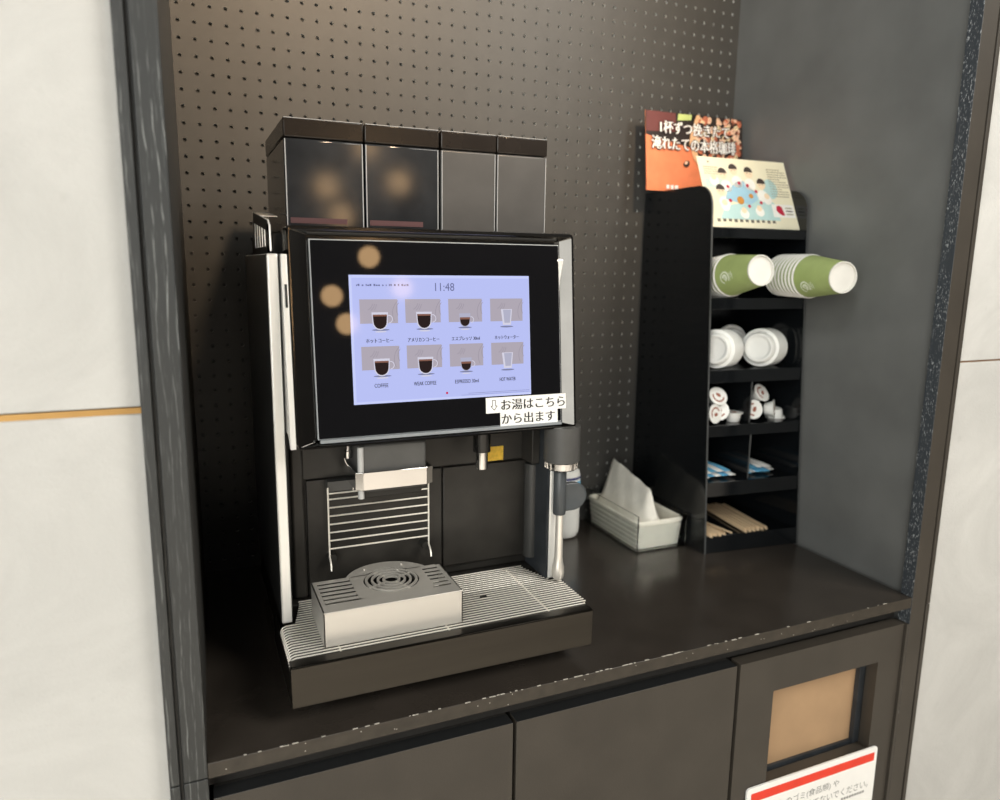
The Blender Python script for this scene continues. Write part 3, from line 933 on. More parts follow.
# centre field: rectangle with a round hole, then rings
def field(xa, xb, yaa, ybb):
    K = 48
    for zz in (ZR1, zt0):
        outp, innp = [], []
        for i in range(K):
            t = 2 * PI * i / K
            c, s = math.cos(t), math.sin(t)
            q = 1e9
            if c > 1e-9: q = min(q, (xb - CX) / c)
            if c < -1e-9: q = min(q, (xa - CX) / c)
            if s > 1e-9: q = min(q, (ybb - CY) / s)
            if s < -1e-9: q = min(q, (yaa - CY) / s)
            rin = min(RO, q * 0.98)
            outp.append((CX + c * q, CY + s * q, zz)); innp.append((CX + c * rin, CY + s * rin, zz))
        n0 = K
        tp.add(outp + innp, [(i, (i + 1) % K, K + (i + 1) % K, K + i) for i in range(K)])
    for i in range(K):
        t0, t1 = 2 * PI * i / K, 2 * PI * (i + 1) / K
        tp.poly([(CX + RO * math.cos(t0), min(ybb, CY + RO * math.sin(t0)), zt0), (CX + RO * math.cos(t1), min(ybb, CY + RO * math.sin(t1)), zt0),
                 (CX + RO * math.cos(t1), min(ybb, CY + RO * math.sin(t1)), ZR1), (CX + RO * math.cos(t0), min(ybb, CY + RO * math.sin(t0)), ZR1)])
field(xl1, xr0, ya0, Y1)
tp.build('platform', M_steel, rz, smooth=25)
rs = MB()
def annulus(r0, r1, z0, z1, n=56):
    rs.lathe([(r0, z0), (r1, z0), (r1, z1), (r0, z1)], (CX, CY, 0), n=n, close=True)
for r0, r1 in ((0.0085, 0.0118), (0.0162, 0.0192), (0.0238, 0.0268), (0.0312, 0.0345)):
    annulus(r0, r1, ZR1 - 0.0010, ZR1 + 0.0012)
for a in (25, 115, 205, 295):
    t = math.radians(a)
    c, s = math.cos(t), math.sin(t)
    rs.obox((CX + c * 0.023, CY + s * 0.023, ZR1 - 0.0002), (c * 0.0135, s * 0.0135, 0), (-s * 0.0016, c * 0.0016, 0), (0, 0, 0.0008))
rso = rs.build('rosette', M_steel, rz, smooth=30)
# round locating plate standing proud behind
rp = MB()
RP = 0.0612
K = 40
a0 = math.asin((Y1 + 0.0005 - CY) / RP)
arc = [(CX + RP * math.cos(a0 + (PI - 2 * a0) * i / K), CY + RP * math.sin(a0 + (PI - 2 * a0) * i / K)) for i in range(K + 1)]
b0 = math.asin((Y1 + 0.0005 - CY) / 0.0405)
arc2 = [(CX + 0.0405 * math.cos(b0 + (PI - 2 * b0) * i / K), CY + 0.0405 * math.sin(b0 + (PI - 2 * b0) * i / K)) for i in range(K + 1)]
vs = [(x, y, z) for z in (ZR1 - 0.002, ZR1) for x, y in arc] + [(x, y, z) for z in (ZR1 - 0.002, ZR1) for x, y in arc2]
m_ = K + 1
fs = []
for i in range(K):
    fs += [(i, i + 1, m_ + i + 1, m_ + i), (2 * m_ + i, 2 * m_ + i + 1, 3 * m_ + i + 1, 3 * m_ + i),
           (i, i + 1, 2 * m_ + i + 1, 2 * m_ + i), (m_ + i, m_ + i + 1, 3 * m_ + i + 1, 3 * m_ + i)]
fs += [(0, m_, 3 * m_, 2 * m_), (K, m_ + K, 3 * m_ + K, 2 * m_ + K)]
rp.add(vs, fs)
for a in (60, 120):
    t = math.radians(a)
    rp.lathe([(0.0017, 0), (0.0015, 0.0012), (0, 0.0015)], (CX + 0.052 * math.cos(t), CY + 0.052 * math.sin(t), ZR1), n=10)
rp.build('rear_disc', M_steel, rz)
MB().lathe([(0, 0), (RO, 0), (RO, 0.001), (0, 0.001)], (CX, CY, ZR1 - 0.012), n=40).build('catch_dish', mat('dark dish', (0.004, 0.004, 0.004), 0.6, 0, 0.1), rz)

# ------------------------------------------------------------------ white bottle behind the machine
bt = thing('bottle', 'white round bottle with blue print behind the steam wand', 'bottle', (0.672, -0.065, ZC))
MB().lathe([(0, 0.0005), (0.022, 0.0005), (0.0285, 0.003), (0.0325, 0.010), (0.0335, 0.02), (0.0335, 0.125), (0.031, 0.136), (0.018, 0.146), (0.0125, 0.150), (0.0125, 0.158), (0, 0.158)], (0.666, -0.065, ZC), n=36).build('bottle_body', M_white, bt)
MB().lathe([(0.0145, 0), (0.0145, 0.016), (0.012, 0.02), (0.005, 0.021), (0.003, 0.033), (0, 0.033)], (0.666, -0.065, ZC + 0.152), n=24).build('bottle_cap', M_blue, bt)
lb = MB()
for (a0_, a1_, z0_, z1_, m_i) in ((-1.9, -0.35, 0.098, 0.118, 0), (-1.9, -0.25, 0.122, 0.127, 1)):
    for k in range(12):
        t0 = a0_ + (a1_ - a0_) * k / 12; t1 = a0_ + (a1_ - a0_) * (k + 1) / 12
        f = lambda t, z: (0.666 + 0.0338 * math.cos(t), -0.065 + 0.0338 * math.sin(t), ZC + z)
        lb.poly([f(t0, z0_), f(t1, z0_), f(t1, z1_), f(t0, z1_)], m_i)
lb.build('printed_label', [M_blue, mat('navy print', srgb(40, 50, 110), 0.5)], bt, normals=False)

# ------------------------------------------------------------------ clear tray with white tub and bag
M_acl = bpy.data.materials.new('clear acrylic'); M_acl.use_nodes = True
nt = M_acl.node_tree; b = nt.nodes['Principled BSDF']
b.inputs['Base Color'].default_value = (0.93, 0.95, 0.95, 1); b.inputs['Roughness'].default_value = 0.04
b.inputs['Transmission Weight'].default_value = 1.0; b.inputs['IOR'].default_value = 1.2
nzz = nt.nodes.new('ShaderNodeTexNoise'); nzz.inputs['Scale'].default_value = 60
mr_ = nt.nodes.new('ShaderNodeMapRange'); mr_.inputs['To Min'].default_value = 0.02; mr_.inputs['To Max'].default_value = 0.09
nt.links.new(nzz.outputs['Fac'], mr_.inputs['Value']); nt.links.new(mr_.outputs['Result'], b.inputs['Roughness'])
TX0, TX1, TY0, TY1 = 0.7505, 0.8655, -0.2050, -0.0080
ac = MB()
ac.box(TX0, TX1, TY0, TY1, ZC + 0.0003, ZC + 0.0033)
ac.box(TX0, TX0 + 0.0025, TY0, TY1, ZC + 0.0034, 0.9225)
ac.box(TX1 - 0.0025, TX1, TY0, TY1, ZC + 0.0034, 0.9150)
ac.box(TX0 + 0.0026, TX1 - 0.0026, TY0, TY0 + 0.0025, ZC + 0.0034, 0.9000)
ac.box(TX0 + 0.0026, TX1 - 0.0026, TY1 - 0.0025, TY1, ZC + 0.0034, 0.9225)
aco = ac.build('acrylic_tray', M_acl, loc=((TX0 + TX1) / 2, -0.10, ZC))
tag(aco, 'clear acrylic tray holding a white tub beside the black cup rack', 'tray')

# ribbed tub with a rolled front lip
tb = thing('plastic_tub', 'cream white oblong tub with ribbed side inside the clear tray', 'tub', (0.81, -0.10, ZC + 0.004))
def tubloop(z, s, r, inset=0.0, rib=0.0):
    x0, x1 = TX0 + 0.0040 + inset + rib, TX1 - 0.0060 - inset
    y0, y1 = TY0 + 0.0050 + inset, TY1 - 0.0050 - inset
    cx, cy = (x0 + x1) / 2, (y0 + y1) / 2
    pts = [(cx + (x - cx) * s, cy + (y - cy) * (1 - (1 - s) * 0.5), z) for x, y in rrect(x0, x1, y0, y1, r, 5)]
    return pts
zs = [0.8540, 0.8545, 0.862, 0.864, 0.872, 0.874, 0.882, 0.884, 0.892, 0.894, 0.9010]
ls_ = []
for k, z in enumerate(zs):
    ls_.append(tubloop(z, 0.93 + 0.07 * min(1.0, (z - 0.854) / 0.035), 0.012, 0.0, 0.0022 if k % 2 else 0.0))
ls_ += [tubloop(0.9020, 1.0, 0.012, -0.0016), tubloop(0.9065, 1.0, 0.012, -0.0016), tubloop(0.9085, 1.0, 0.012, 0.001), tubloop(0.9065, 1.0, 0.012, 0.0032), tubloop(0.9000, 1.0, 0.012, 0.0035), tubloop(0.8620, 0.93, 0.012, 0.0035)]
strips(ls_, cap0=True, cap1=True).build('tub_shell', M_bin, tb, smooth=50)
# open bag of wrapped straws standing up in the tub
random.seed(11)
bg = MB()
nu, nv = 26, 22
def ridge(v):      # top line of the bag from the back (v=0) to the front (v=1)
    return 0.986 - 0.036 * v
for sgn in (0,):
    vs = []
    for j in range(nv + 1):
        v = j / nv
        y = -0.022 - 0.168 * v
        for i in range(nu + 1):
            u = i / nu
            # cross-section: left foot, up to the ridge, down to the right foot
            x = 0.7630 + 0.088 * u
            pk = 0.50
            if u < pk:
                t = u / pk
                z = 0.888 + (ridge(v) - 0.888) * (t ** 1.7)
            else:
                t = (1 - u) / (1 - pk)
                z = 0.878 + (ridge(v) - 0.878) * (t ** 2.6)
            wr_ = 0.0032 * math.sin(17 * u + 9 * v) * math.sin(11 * v + 3 * u) + random.uniform(-0.0012, 0.0012)
            if v > 0.82: z = 0.886 + (z - 0.886) * (1 - (v - 0.82) / 0.18 * 0.80)
            vs.append((x + wr_ * 0.7, y + wr_, min(z + wr_ * 0.6, ridge(v))))
    fs = [(j * (nu + 1) + i, j * (nu + 1) + i + 1, (j + 1) * (nu + 1) + i + 1, (j + 1) * (nu + 1) + i) for j in range(nv) for i in range(nu)]
    bg.add(vs, fs)
bgo = bg.build('plastic_bag', M_film, loc=(0.807, -0.10, 0.88), smooth=60)
so = bgo.modifiers.new('thickness', 'SOLIDIFY'); so.thickness = 0.0009; so.offset = 1
tag(bgo, 'milky crumpled plastic bag standing open in the cream white tub', 'bag')

# ------------------------------------------------------------------ black cup rack
ck = thing('cup_rack', 'tall black acrylic rack with rounded sides holding cups and sachets', 'rack', (0.973, -0.13, ZC))
RX0, RX1 = 0.8680, 1.0785
def rkmap(x, y, z):
    return (x, y * (1 + 0.085 * (x - RX0) / (RX1 - RX0)), z)
def yfr(z): return -0.2560 + 0.0415 * (z - ZC) / 0.645
def sidepoly():
    pts = [(-0.0060, ZC + 0.0003), (yfr(ZC), ZC + 0.0003), (yfr(1.49), 1.490)]
    cy, cz, r = yfr(1.49) + 0.040, 1.490, 0.040
    for k in range(1, 9):
        t = PI - PI / 2 * k / 8
        pts.append((cy + r * math.cos(t), cz + r * math.sin(t)))
    pts.append((-0.0060, 1.5300))
    return pts
for xa in (RX0, RX1 - 0.0035):
    s = MB().prism(sidepoly(), 0, xa, xa + 0.0035).map(rkmap)
    o = s.build('side_panel', [M_acry, M_acre], ck, smooth=30)
    for poly in o.data.polygons:
        if abs(poly.normal.x) < 0.5 and poly.normal.y < -0.3: poly.material_index = 1
MB().box(RX0 + 0.0036, RX1 - 0.0036, -0.0095, -0.0060, ZC + 0.0003, 1.5300).build('back_panel', M_acry, ck)
xi0, xi1 = RX0 + 0.0036, RX1 - 0.0036
levels = [(1.4370, 1.4545), (1.3085, 1.3290), (1.1735, 1.1980), (1.0730, 1.0945), (0.9590, 0.9870)]
for z0, z1 in levels:
    s = MB()
    yf = yfr(z1) + 0.001
    s.box(xi0, xi1, yf, yf + 0.003, z0, z1)
    s.box(xi0, xi1, yf + 0.003, -0.0096, z1 - 0.0045, z1 - 0.0012)
    s.map(rkmap)
    s.build('shelf', M_acry, ck, bevel=0.0006)
s = MB()
s.box(xi0, xi1, yfr(0.87) + 0.001, yfr(0.87) + 0.004, ZC + 0.0003, 0.8835)
s.box(xi0, xi1, yfr(0.87) + 0.004, -0.0096, 0.8780, 0.8812)
s.map(rkmap)
s.build('shelf', M_acry, ck, bevel=0.0006)
XM = 0.9690
for z0, z1 in ((1.0935, 1.1730), (0.9860, 1.0725)):
    o = MB().box(XM - 0.0016, XM + 0.0016, yfr(z1) + 0.006, -0.0097, z0 + 0.0003, z1).map(rkmap).build('divider', [M_acry, M_acre], ck)
    for poly in o.data.polygons:
        if poly.normal.y < -0.7: poly.material_index = 1

# ---- paper cups, lying in two nested stacks
cup = thing('paper_cup', 'front green paper cup of the right stack, sticking out of the rack', 'cup', (0, 0, 0), 'green paper cups in two lying stacks')
RR, RB, HC = 0.0375, 0.0262, 0.090
c1 = MB().lathe([(RR - 0.0015, 0.002), (RR, 0.002), (RB, HC), (RB - 0.0012, HC), (RB - 0.002, HC - 0.006), (RR - 0.0022, 0.002)], n=40, ms=[0, 0, 1, 1, 1, 1])
c1.build('cup_wall', [M_green, M_cupw], cup, smooth=40)
rim = MB()
prof = [(RR - 0.0004 + 0.0021 * math.cos(2 * PI * k / 8), 0.0019 + 0.0019 * math.sin(2 * PI * k / 8)) for k in range(8)]
rim.lathe(prof, n=40, close=True)
rim.lathe([(RR + 0.0001, 0.002), (RR - 0.0004 + 0.0002, 0.0062)], n=40)
rim.build('cup_rim', M_cupw, cup, smooth=60)
MB().lathe([(0, HC - 0.005), (RB - 0.0015, HC - 0.005), (RB - 0.0012, HC - 0.0004), (RB + 0.0003, HC - 0.0004), (RB + 0.0004, HC - 0.004)], n=40).build('cup_base', M_cupw, cup, smooth=40)
# printed leaf-cup emblem on the wall, facing the room
em = MB()
def onwall(th, h, off=0.0003):
    r = RR + (RB - RR) * h / HC + off
    return (r * math.cos(th), r * math.sin(th), h)
EMBLEM_TH = 0.0
def eline(pts, w=0.0011):
    for k in range(len(pts) - 1):
        (a, h), (a2, h2) = pts[k], pts[k + 1]
        d = Vector((a2 - a, h2 - h)); nrm = Vector((-d.y, d.x))
        if nrm.length < 1e-9: continue
        nrm = nrm.normalized() * w
        q = [(a - nrm.x, h - nrm.y), (a2 - nrm.x, h2 - nrm.y), (a2 + nrm.x, h2 + nrm.y), (a + nrm.x, h + nrm.y)]
        em.poly([onwall(x / 0.033, y) for x, y in q])
R0 = 0.0100
eline([(R0 * math.cos(PI * 2 * k / 20), 0.030 + R0 * math.sin(PI * 2 * k / 20)) for k in range(3, 20)], 0.0012)
eline([(0.0052 * math.cos(PI * 2 * k / 16), 0.030 + 0.0052 * math.sin(PI * 2 * k / 16)) for k in range(0, 13)], 0.0014)
eline([(-0.003, 0.030), (0.0, 0.0262), (0.003, 0.030), (0.0, 0.0335), (-0.003, 0.030)], 0.0008)
for k, (l, x0) in enumerate(((0.016, -0.008), (0.014, -0.010), (0.010, -0.006))):
    h = 0.0425 + 0.0034 * k
    n_ = int(l / 0.0025)
    for i in range(n_):
        eline([(x0 + i * 0.0025, h), (x0 + i * 0.0025 + 0.0017, h)], 0.0008)
em.build('emblem', M_emb, cup, normals=False, smooth=0)

def orient(axis, spin):
    d = Vector(axis).normalized()
    a = d.orthogonal().normalized()
    q = Vector((0, 0, 1)).rotation_difference(d)
    return (q.to_matrix().to_4x4() @ Matrix.Rotation(spin, 4, 'Z'))

ORD = ['front', 'second', 'third', 'fourth', 'fifth', 'sixth', 'seventh', 'eighth', 'ninth', 'tenth']
def place_matrix(o, loc, axis, spin):
    m = orient(axis, spin)
    o.rotation_mode = 'QUATERNION'
    o.location = loc
    o.rotation_quaternion = m.to_quaternion()

first = True
for rim_c, base_c, n_, side_, spin in (((1.0250, -0.302, 1.3705), (1.0080, -0.391, 1.3700), 9, 'right', 0.0), ((0.9180, -0.218, 1.3700), (0.9080, -0.3070, 1.3800), 6, 'left', 0.0)):
    ax = (Vector(base_c) - Vector(rim_c)).normalized()
    # turn the print towards the viewer's side of the cup
    m = orient(ax, 0)
    want = Vector((-0.72, -0.45, -0.42 if side_ == 'right' else -0.10))
    want = (want - ax * want.dot(ax)).normalized()
    lx, ly = (m.to_3x3() @ Vector((1, 0, 0))), (m.to_3x3() @ Vector((0, 1, 0)))
    sp_ = math.atan2(want.dot(ly), want.dot(lx))
    for k in range(n_):
        if first:
            c = cup; first = False
        else:
            c = copy_tree(cup, None, None if k == 0 else ('cup_wall', 'cup_rim'))
        place_matrix(c, Vector(rim_c) - ax * (0.0106 * k), ax, sp_)
        if k == 0:
            c['label'] = ('front green paper cup of the %s stack, its round white base showing' % side_) if side_ == 'left' else 'front green paper cup of the right stack, sticking out past the rack'
        else:
            c['label'] = '%s paper cup from the front in the %s cup stack, only its white rim showing' % (ORD[k], side_)

# ---- white lids, standing in nested stacks
lid = MB()
LR = 0.0365
lid.lathe([(0, 0.0085), (0.0170, 0.0085), (0.0215, 0.0098), (0.0235, 0.0125), (0.0265, 0.0125), (0.0285, 0.0105), (0.0300, 0.0030), (0.0325, 0.0015), (LR - 0.0008, 0.0015), (LR, 0.0003), (LR, -0.0020),
           (LR - 0.0012, -0.0020), (LR - 0.0014, 0.0002), (0.0312, 0.0002), (0.0290, 0.0018), (0.0275, 0.0095), (0.0230, 0.0112), (0.0205, 0.0085), (0.0165, 0.0073), (0, 0.0073)], n=40)
lid0 = lid.build('cup_lid', M_white, loc=(0, 0, 0), smooth=40)
first = True
for side_, cx, cy, n_ in (('left', 0.9010, -0.2130, 6), ('right', 1.0010, -0.2180, 7)):
    ax = Vector((-0.86, -0.50, 0.06)).normalized()
    for k in range(n_):
        o = lid0 if first else lid0.copy()
        if not first: COL.objects.link(o)
        first = False
        place_matrix(o, Vector((cx, cy, 1.2345)) - ax * (0.0085 * k), ax, 0.7)
        tag(o, ('front white cup lid of the %s lid stack, its flat face showing' % side_) if k == 0 else
            '%s white cup lid from the front in the %s lid stack, edge showing' % (ORD[k], side_), 'lid', 'white cup lids on the middle shelf')
for side_, cx, cy in (('left', 0.9125, -0.1300), ('right', 1.0110, -0.1250)):
    o = lid0.copy(); COL.objects.link(o)
    place_matrix(o, (cx, cy, 1.2345), (-0.15, -1, 0.10), 0.2)
    tag(o, 'white cup lid standing alone behind the %s lid stack' % side_, 'lid', 'white cup lids on the middle shelf')

# ---- creamer portions on the fourth shelf
pod = thing('creamer_pod', 'x', 'creamer', (0, 0, 0), 'creamer portions on the small shelf')
MB().lathe([(0, 0), (0.0105, 0), (0.0120, 0.0015), (0.0150, 0.0165), (0.0185, 0.0170), (0.0185, 0.0182), (0, 0.0182)], n=24).build('pod_body', M_white, pod)
pd = MB()
pd.ring((0, 0, 0.0184), (1, 0, 0), (0, 1, 0), 0.0095, 0.0125, 20, 0, 0.3, 3.6)
pd.disc((0.001, -0.002, 0.0184), (1, 0, 0), (0, 1, 0), 0.0055, 0.0035, 14, 0)
pd.build('pod_print', M_brown, pod, normals=False)
zsf = 1.0934
pods = [
    ('left', (0.8900, -0.2130, zsf + 0.0190), (0.25, -1, 0.15), 0.3, 'standing creamer portion at the front left of the left creamer pile'),
    ('left', (0.9230, -0.2080, zsf + 0.0190), (-0.7, -0.7, 0.30), 1.5, 'creamer portion in the middle of the left creamer pile'),
    ('left', (0.9060, -0.2080, zsf + 0.0430), (-0.1, -1.0, 0.70), 2.3, 'topmost creamer portion of the left creamer pile'),
    ('left', (0.9490, -0.2160, zsf + 0.0002), (0.0, 0.0, 1), 0.4, 'creamer portion lying flat at the right foot of the left creamer pile'),
    ('left', (0.8960, -0.1650, zsf + 0.0190), (0.5, -0.8, 0.1), 4.0, 'creamer portion at the back of the left creamer pile'),
    ('right', (0.9920, -0.2110, zsf + 0.0190), (-0.3, -1, 0.25), 0.9, 'creamer portion with brown print at the left of the right creamer pile'),
    ('right', (1.0280, -0.2130, zsf + 0.0190), (0.65, -0.75, 0.10), 3.3, 'creamer portion leaning in the middle of the right creamer pile'),
    ('right', (1.0080, -0.2060, zsf + 0.0430), (0.2, -0.9, 0.65), 1.0, 'topmost creamer portion of the right creamer pile'),
    ('right', (1.0555, -0.2150, zsf + 0.0186), (0.1, 0.15, -1), 5.1, 'creamer portion upside down at the right end of the right creamer pile'),
    ('right', (0.9920, -0.1640, zsf + 0.0190), (-0.4, -0.9, 0.0), 2.0, 'creamer portion at the back of the right creamer pile')]
for k, (s_, p_, a_, sp_, lab) in enumerate(pods):
    o = pod if k == 0 else copy_tree(pod)
    place_matrix(o, p_, a_, sp_)
    o['label'] = lab

# ---- blue and white sugar sticks
st = MB()
def stick_mesh(w, h, l):
    m = MB()
    sec = [(0.0, 0.10), (0.05, 0.55), (0.16, 0.95), (0.84, 0.95), (0.95, 0.55), (1.0, 0.10)]
    lps = []
    for t, q in sec:
        y = l * t
        hh = h * q
        lps.append([(w / 2 * math.cos(2 * PI * k / 12), y, hh / 2 * math.sin(2 * PI * k / 12) * 1.0) for k in range(12)])
    strips(lps, cap0=True, cap1=True, mb=m)
    return m
sm = stick_mesh(0.0155, 0.0092, 0.120)
sb = sm.build('sugar_stick', M_blue, loc=(0, 0, 0), smooth=50)
sw_ = stick_mesh(0.0155, 0.0092, 0.120).build('sugar_stick', M_paper, loc=(0, 0, 0), smooth=50)
zst = 0.9860
place_names = ['far left', 'second from the left', 'middle', 'second from the right', 'far right']
used_b = used_w = False
for side_, xs in (('left', 0.8835), ('right', 0.9825)):
    for lay in range(2):
        for i in range(5 - lay):
            if side_ == 'left':
                x = xs + 0.0155 * i + 0.004 * lay
                blue = (i + lay) % 2 == (1 if lay == 0 else 0) or (lay == 1 and i == 3)
                y0 = -0.2310 + 0.002 * ((i * 3) % 4)
            else:
                x = xs + 0.0155 * i + 0.002 * lay
                blue = (i * 2 + lay) % 3 != 2 and i < 4 - lay
                y0 = -0.2330 + 0.003 * ((i * 2) % 3)
            if blue:
                o = sb if not used_b else sb.copy()
                if used_b: COL.objects.link(o)
                used_b = True
            else:
                o = sw_ if not used_w else sw_.copy()
                if used_w: COL.objects.link(o)
                used_w = True
            o.location = (x, y0, zst + 0.0052 + 0.0090 * lay)
            o.rotation_euler = (0, 0, math.radians(random.uniform(-1.5, 1.5)))
            nm = place_names[i] if lay == 0 or i < 3 else 'rightmost'
            tag(o, '%s sugar stick, %s of the %s layer in the %s compartment' % ('blue' if blue else 'white', nm, 'bottom' if lay == 0 else 'top', side_), 'sugar stick', 'paper sugar sticks on the lower shelf')

# ---- wooden stirrers
sti = MB()
pts = []
L_, W_ = 0.150, 0.0052
for k in range(7):
    t = -PI / 2 + PI * k / 6
    pts.append((W_ / 2 * math.sin(t), -W_ / 2 * math.cos(t) + W_ / 2))
poly = pts + [(W_ / 2, L_)] + [(-W_ / 2, L_)]
sti.prism([(a, b) for a, b in poly], 2, 0, 0.0017)
s0 = sti.build('wooden_stirrer', M_wood, loc=(0, 0, 0), bevel=0.0003)
first = True
zs0 = 0.8838
lp = []
for lay in range(3):
    for i in range(6 if lay < 2 else 4):
        lp.append(('left', 0.8790 + 0.0068 * i + 0.0016 * lay, -0.2620 + 0.003 * ((i * 5 + lay) % 3), zs0 + 0.0019 * lay, -2.0, i, lay))
        lp.append(('right', 0.9600 + 0.0100 * i + 0.0024 * lay, -0.2640 + 0.004 * ((i * 3 + lay) % 3), zs0 + 0.0019 * lay, -7.0, i, lay))
lp.append(('left', 0.9200, -0.2680, zs0 + 0.0058, 8.0, 9, 9))
LAY = ['bottom', 'middle', 'top']
for side_, x, y, z, a, i, lay in lp:
    o = s0 if first else s0.copy()
    if not first: COL.objects.link(o)
    first = False
    o.location = (x, y, z); o.rotation_euler = (0, 0, math.radians(a))
    if lay == 9:
        lab = 'single wooden stirrer lying askew across the left stirrer bundle'
    else:
        lab = '%s wooden stirrer from the left in the %s layer of the %s bundle' % (['first', 'second', 'third', 'fourth', 'fifth', 'sixth'][i], LAY[lay], side_)
    tag(o, lab, 'stirrer', 'wooden stirrers on the bottom shelf')

# ---- cream information card leaning on the top shelf
M_card = mat('cream card', srgb(240, 234, 206), 0.55, 0, 0.4, 0.02)
def lean(P00, P10, P01):
    """map card coordinates (s,t in 0..1) to space, with layer k towards the viewer"""
    P00, P10, P01 = map(Vector, (P00, P10, P01))
    ex, ey = P10 - P00, P01 - P00
    nrm = ex.cross(ey).normalized()
    if nrm.y > 0: nrm = -nrm
    return lambda s, t, k=0: P00 + ex * s + ey * t + nrm * (0.00018 * k)
cf = lean((0.8722, -0.2130, 1.4560), (1.0746, -0.2190, 1.4560), (0.8730, -0.1560, 1.5850))
card = thing('information_card', 'cream card with a round-table drawing leaning on top of the rack', 'card', (0.973, -0.20, 1.4536))
cb = MB()
q = [cf(0, 0, 0), cf(1, 0, 0), cf(1, 1, 0), cf(0, 1, 0)]
qb = [cf(0, 0, -8), cf(1, 0, -8), cf(1, 1, -8), cf(0, 1, -8)]
cb.add(q + qb, [(0, 1, 2, 3), (7, 6, 5, 4), (0, 4, 5, 1), (1, 5, 6, 2), (2, 6, 7, 3), (3, 7, 4, 0)])
cb.build('card_sheet', M_card, card, smooth=0)
cdm = [mat('pale aqua print', srgb(190, 222, 220), 0.55), mat('sky blue print', srgb(164, 206, 226), 0.55), mat('hair print', srgb(66, 58, 54), 0.55),
       mat('skin print', srgb(244, 222, 190), 0.55), mat('crimson print', srgb(196, 44, 70), 0.55), mat('white print', srgb(250, 248, 240), 0.55),
       mat('orange food print', srgb(206, 142, 62), 0.55), mat('taupe text print', srgb(176, 168, 142), 0.55), mat('dark text print', srgb(110, 104, 92), 0.55)]
cp = MB()
AR = 0.202 / 0.1406
def ell(s, t, rs_, m, k, asp=1.0, n=14):
    cp.poly([cf(s + rs_ * math.cos(2 * PI * i / n), t + rs_ * AR * asp * math.sin(2 * PI * i / n), k) for i in range(n)], m)
def rc(s0, s1, t0, t1, m, k=1):
    cp.poly([cf(s0, t0, k), cf(s1, t0, k), cf(s1, t1, k), cf(s0, t1, k)], m)
for i in range(9):
    rc(0.02 + 0.02 * (i % 2), 0.24, 0.56 + 0.014 * i, 0.57 + 0.014 * i, 0)
cp.poly([cf(a, b_, 1) for a, b_ in ((0.12, 0.12), (0.80, 0.12), (0.78, 0.36), (0.70, 0.44), (0.55, 0.40), (0.20, 0.30))], 0)
ell(0.76, 0.58, 0.085, 0, 1, 1.2)
cp.poly([cf(a, b_, 2) for a, b_ in ((0.22, 0.40), (0.34, 0.36), (0.50, 0.34), (0.60, 0.42), (0.58, 0.52), (0.46, 0.68), (0.38, 0.66), (0.26, 0.52))], 1)
ppl = [(0.245, 0.76), (0.375, 0.83), (0.545, 0.80), (0.665, 0.64), (0.185, 0.52)]
for i, (s, t) in enumerate(ppl):
    ell(s + (0.02 if s < 0.4 else -0.01), t - 0.17, 0.062, 5, 2, 1.0)
    ell(s, t, 0.047, 3, 3, 1.1)
    cp.poly([cf(s + 0.049 * math.cos(a), t + 0.012 + 0.049 * AR * 1.1 * math.sin(a), 4) for a in [PI * j / 8 for j in range(9)]], 2)
    ell(s - 0.017, t - 0.005, 0.005, 2, 4); ell(s + 0.017, t - 0.005, 0.005, 2, 4)
for s, t in ((0.275, 0.58), (0.41, 0.64), (0.50, 0.61), (0.585, 0.53), (0.27, 0.38), (0.47, 0.31), (0.615, 0.37)):
    ell(s, t, 0.017, 4, 5)
for s, t in ((0.20, 0.30), (0.40, 0.20), (0.58, 0.24), (0.70, 0.42), (0.14, 0.66)):
    ell(s, t, 0.050, 5, 3)
    ell(s, t + 0.05, 0.030, 3, 4)
ell(0.385, 0.39, 0.040, 6, 5); ell(0.515, 0.46, 0.026, 6, 5, 0.9)
random.seed(5)
for i in range(4):
    x = 0.05
    while x < 0.20:
        w = random.uniform(0.008, 0.02); rc(x, x + w, 0.845 - 0.032 * i, 0.862 - 0.032 * i, 7); x += w + 0.007
ell(0.115, 0.93, 0.010, 8, 1)
for i in range(12):
    x = 0.765
    while x < (0.97 if i % 4 else 0.90):
        w = random.uniform(0.012, 0.03); rc(x, x + w, 0.865 - 0.036 * i, 0.882 - 0.036 * i, 7); x += w + 0.007
for i in range(11):
    rc(0.08 + 0.062 * i, 0.115 + 0.062 * i, 0.075 + 0.004 * (i % 3), 0.120, 8)
rc(0.73, 0.985, 0.17, 0.36, 5, 2)
cp.poly([cf(a, b_, 3) for a, b_ in ((0.775, 0.27), (0.785, 0.33), (0.815, 0.345), (0.845, 0.32), (0.865, 0.20), (0.83, 0.20), (0.795, 0.235))], 4)
for i in range(3):
    rc(0.885, 0.965, 0.30 - 0.045 * i, 0.318 - 0.045 * i, 8 if i == 1 else 7, 3)
cp.build('card_print', cdm, card, smooth=0, normals=False)

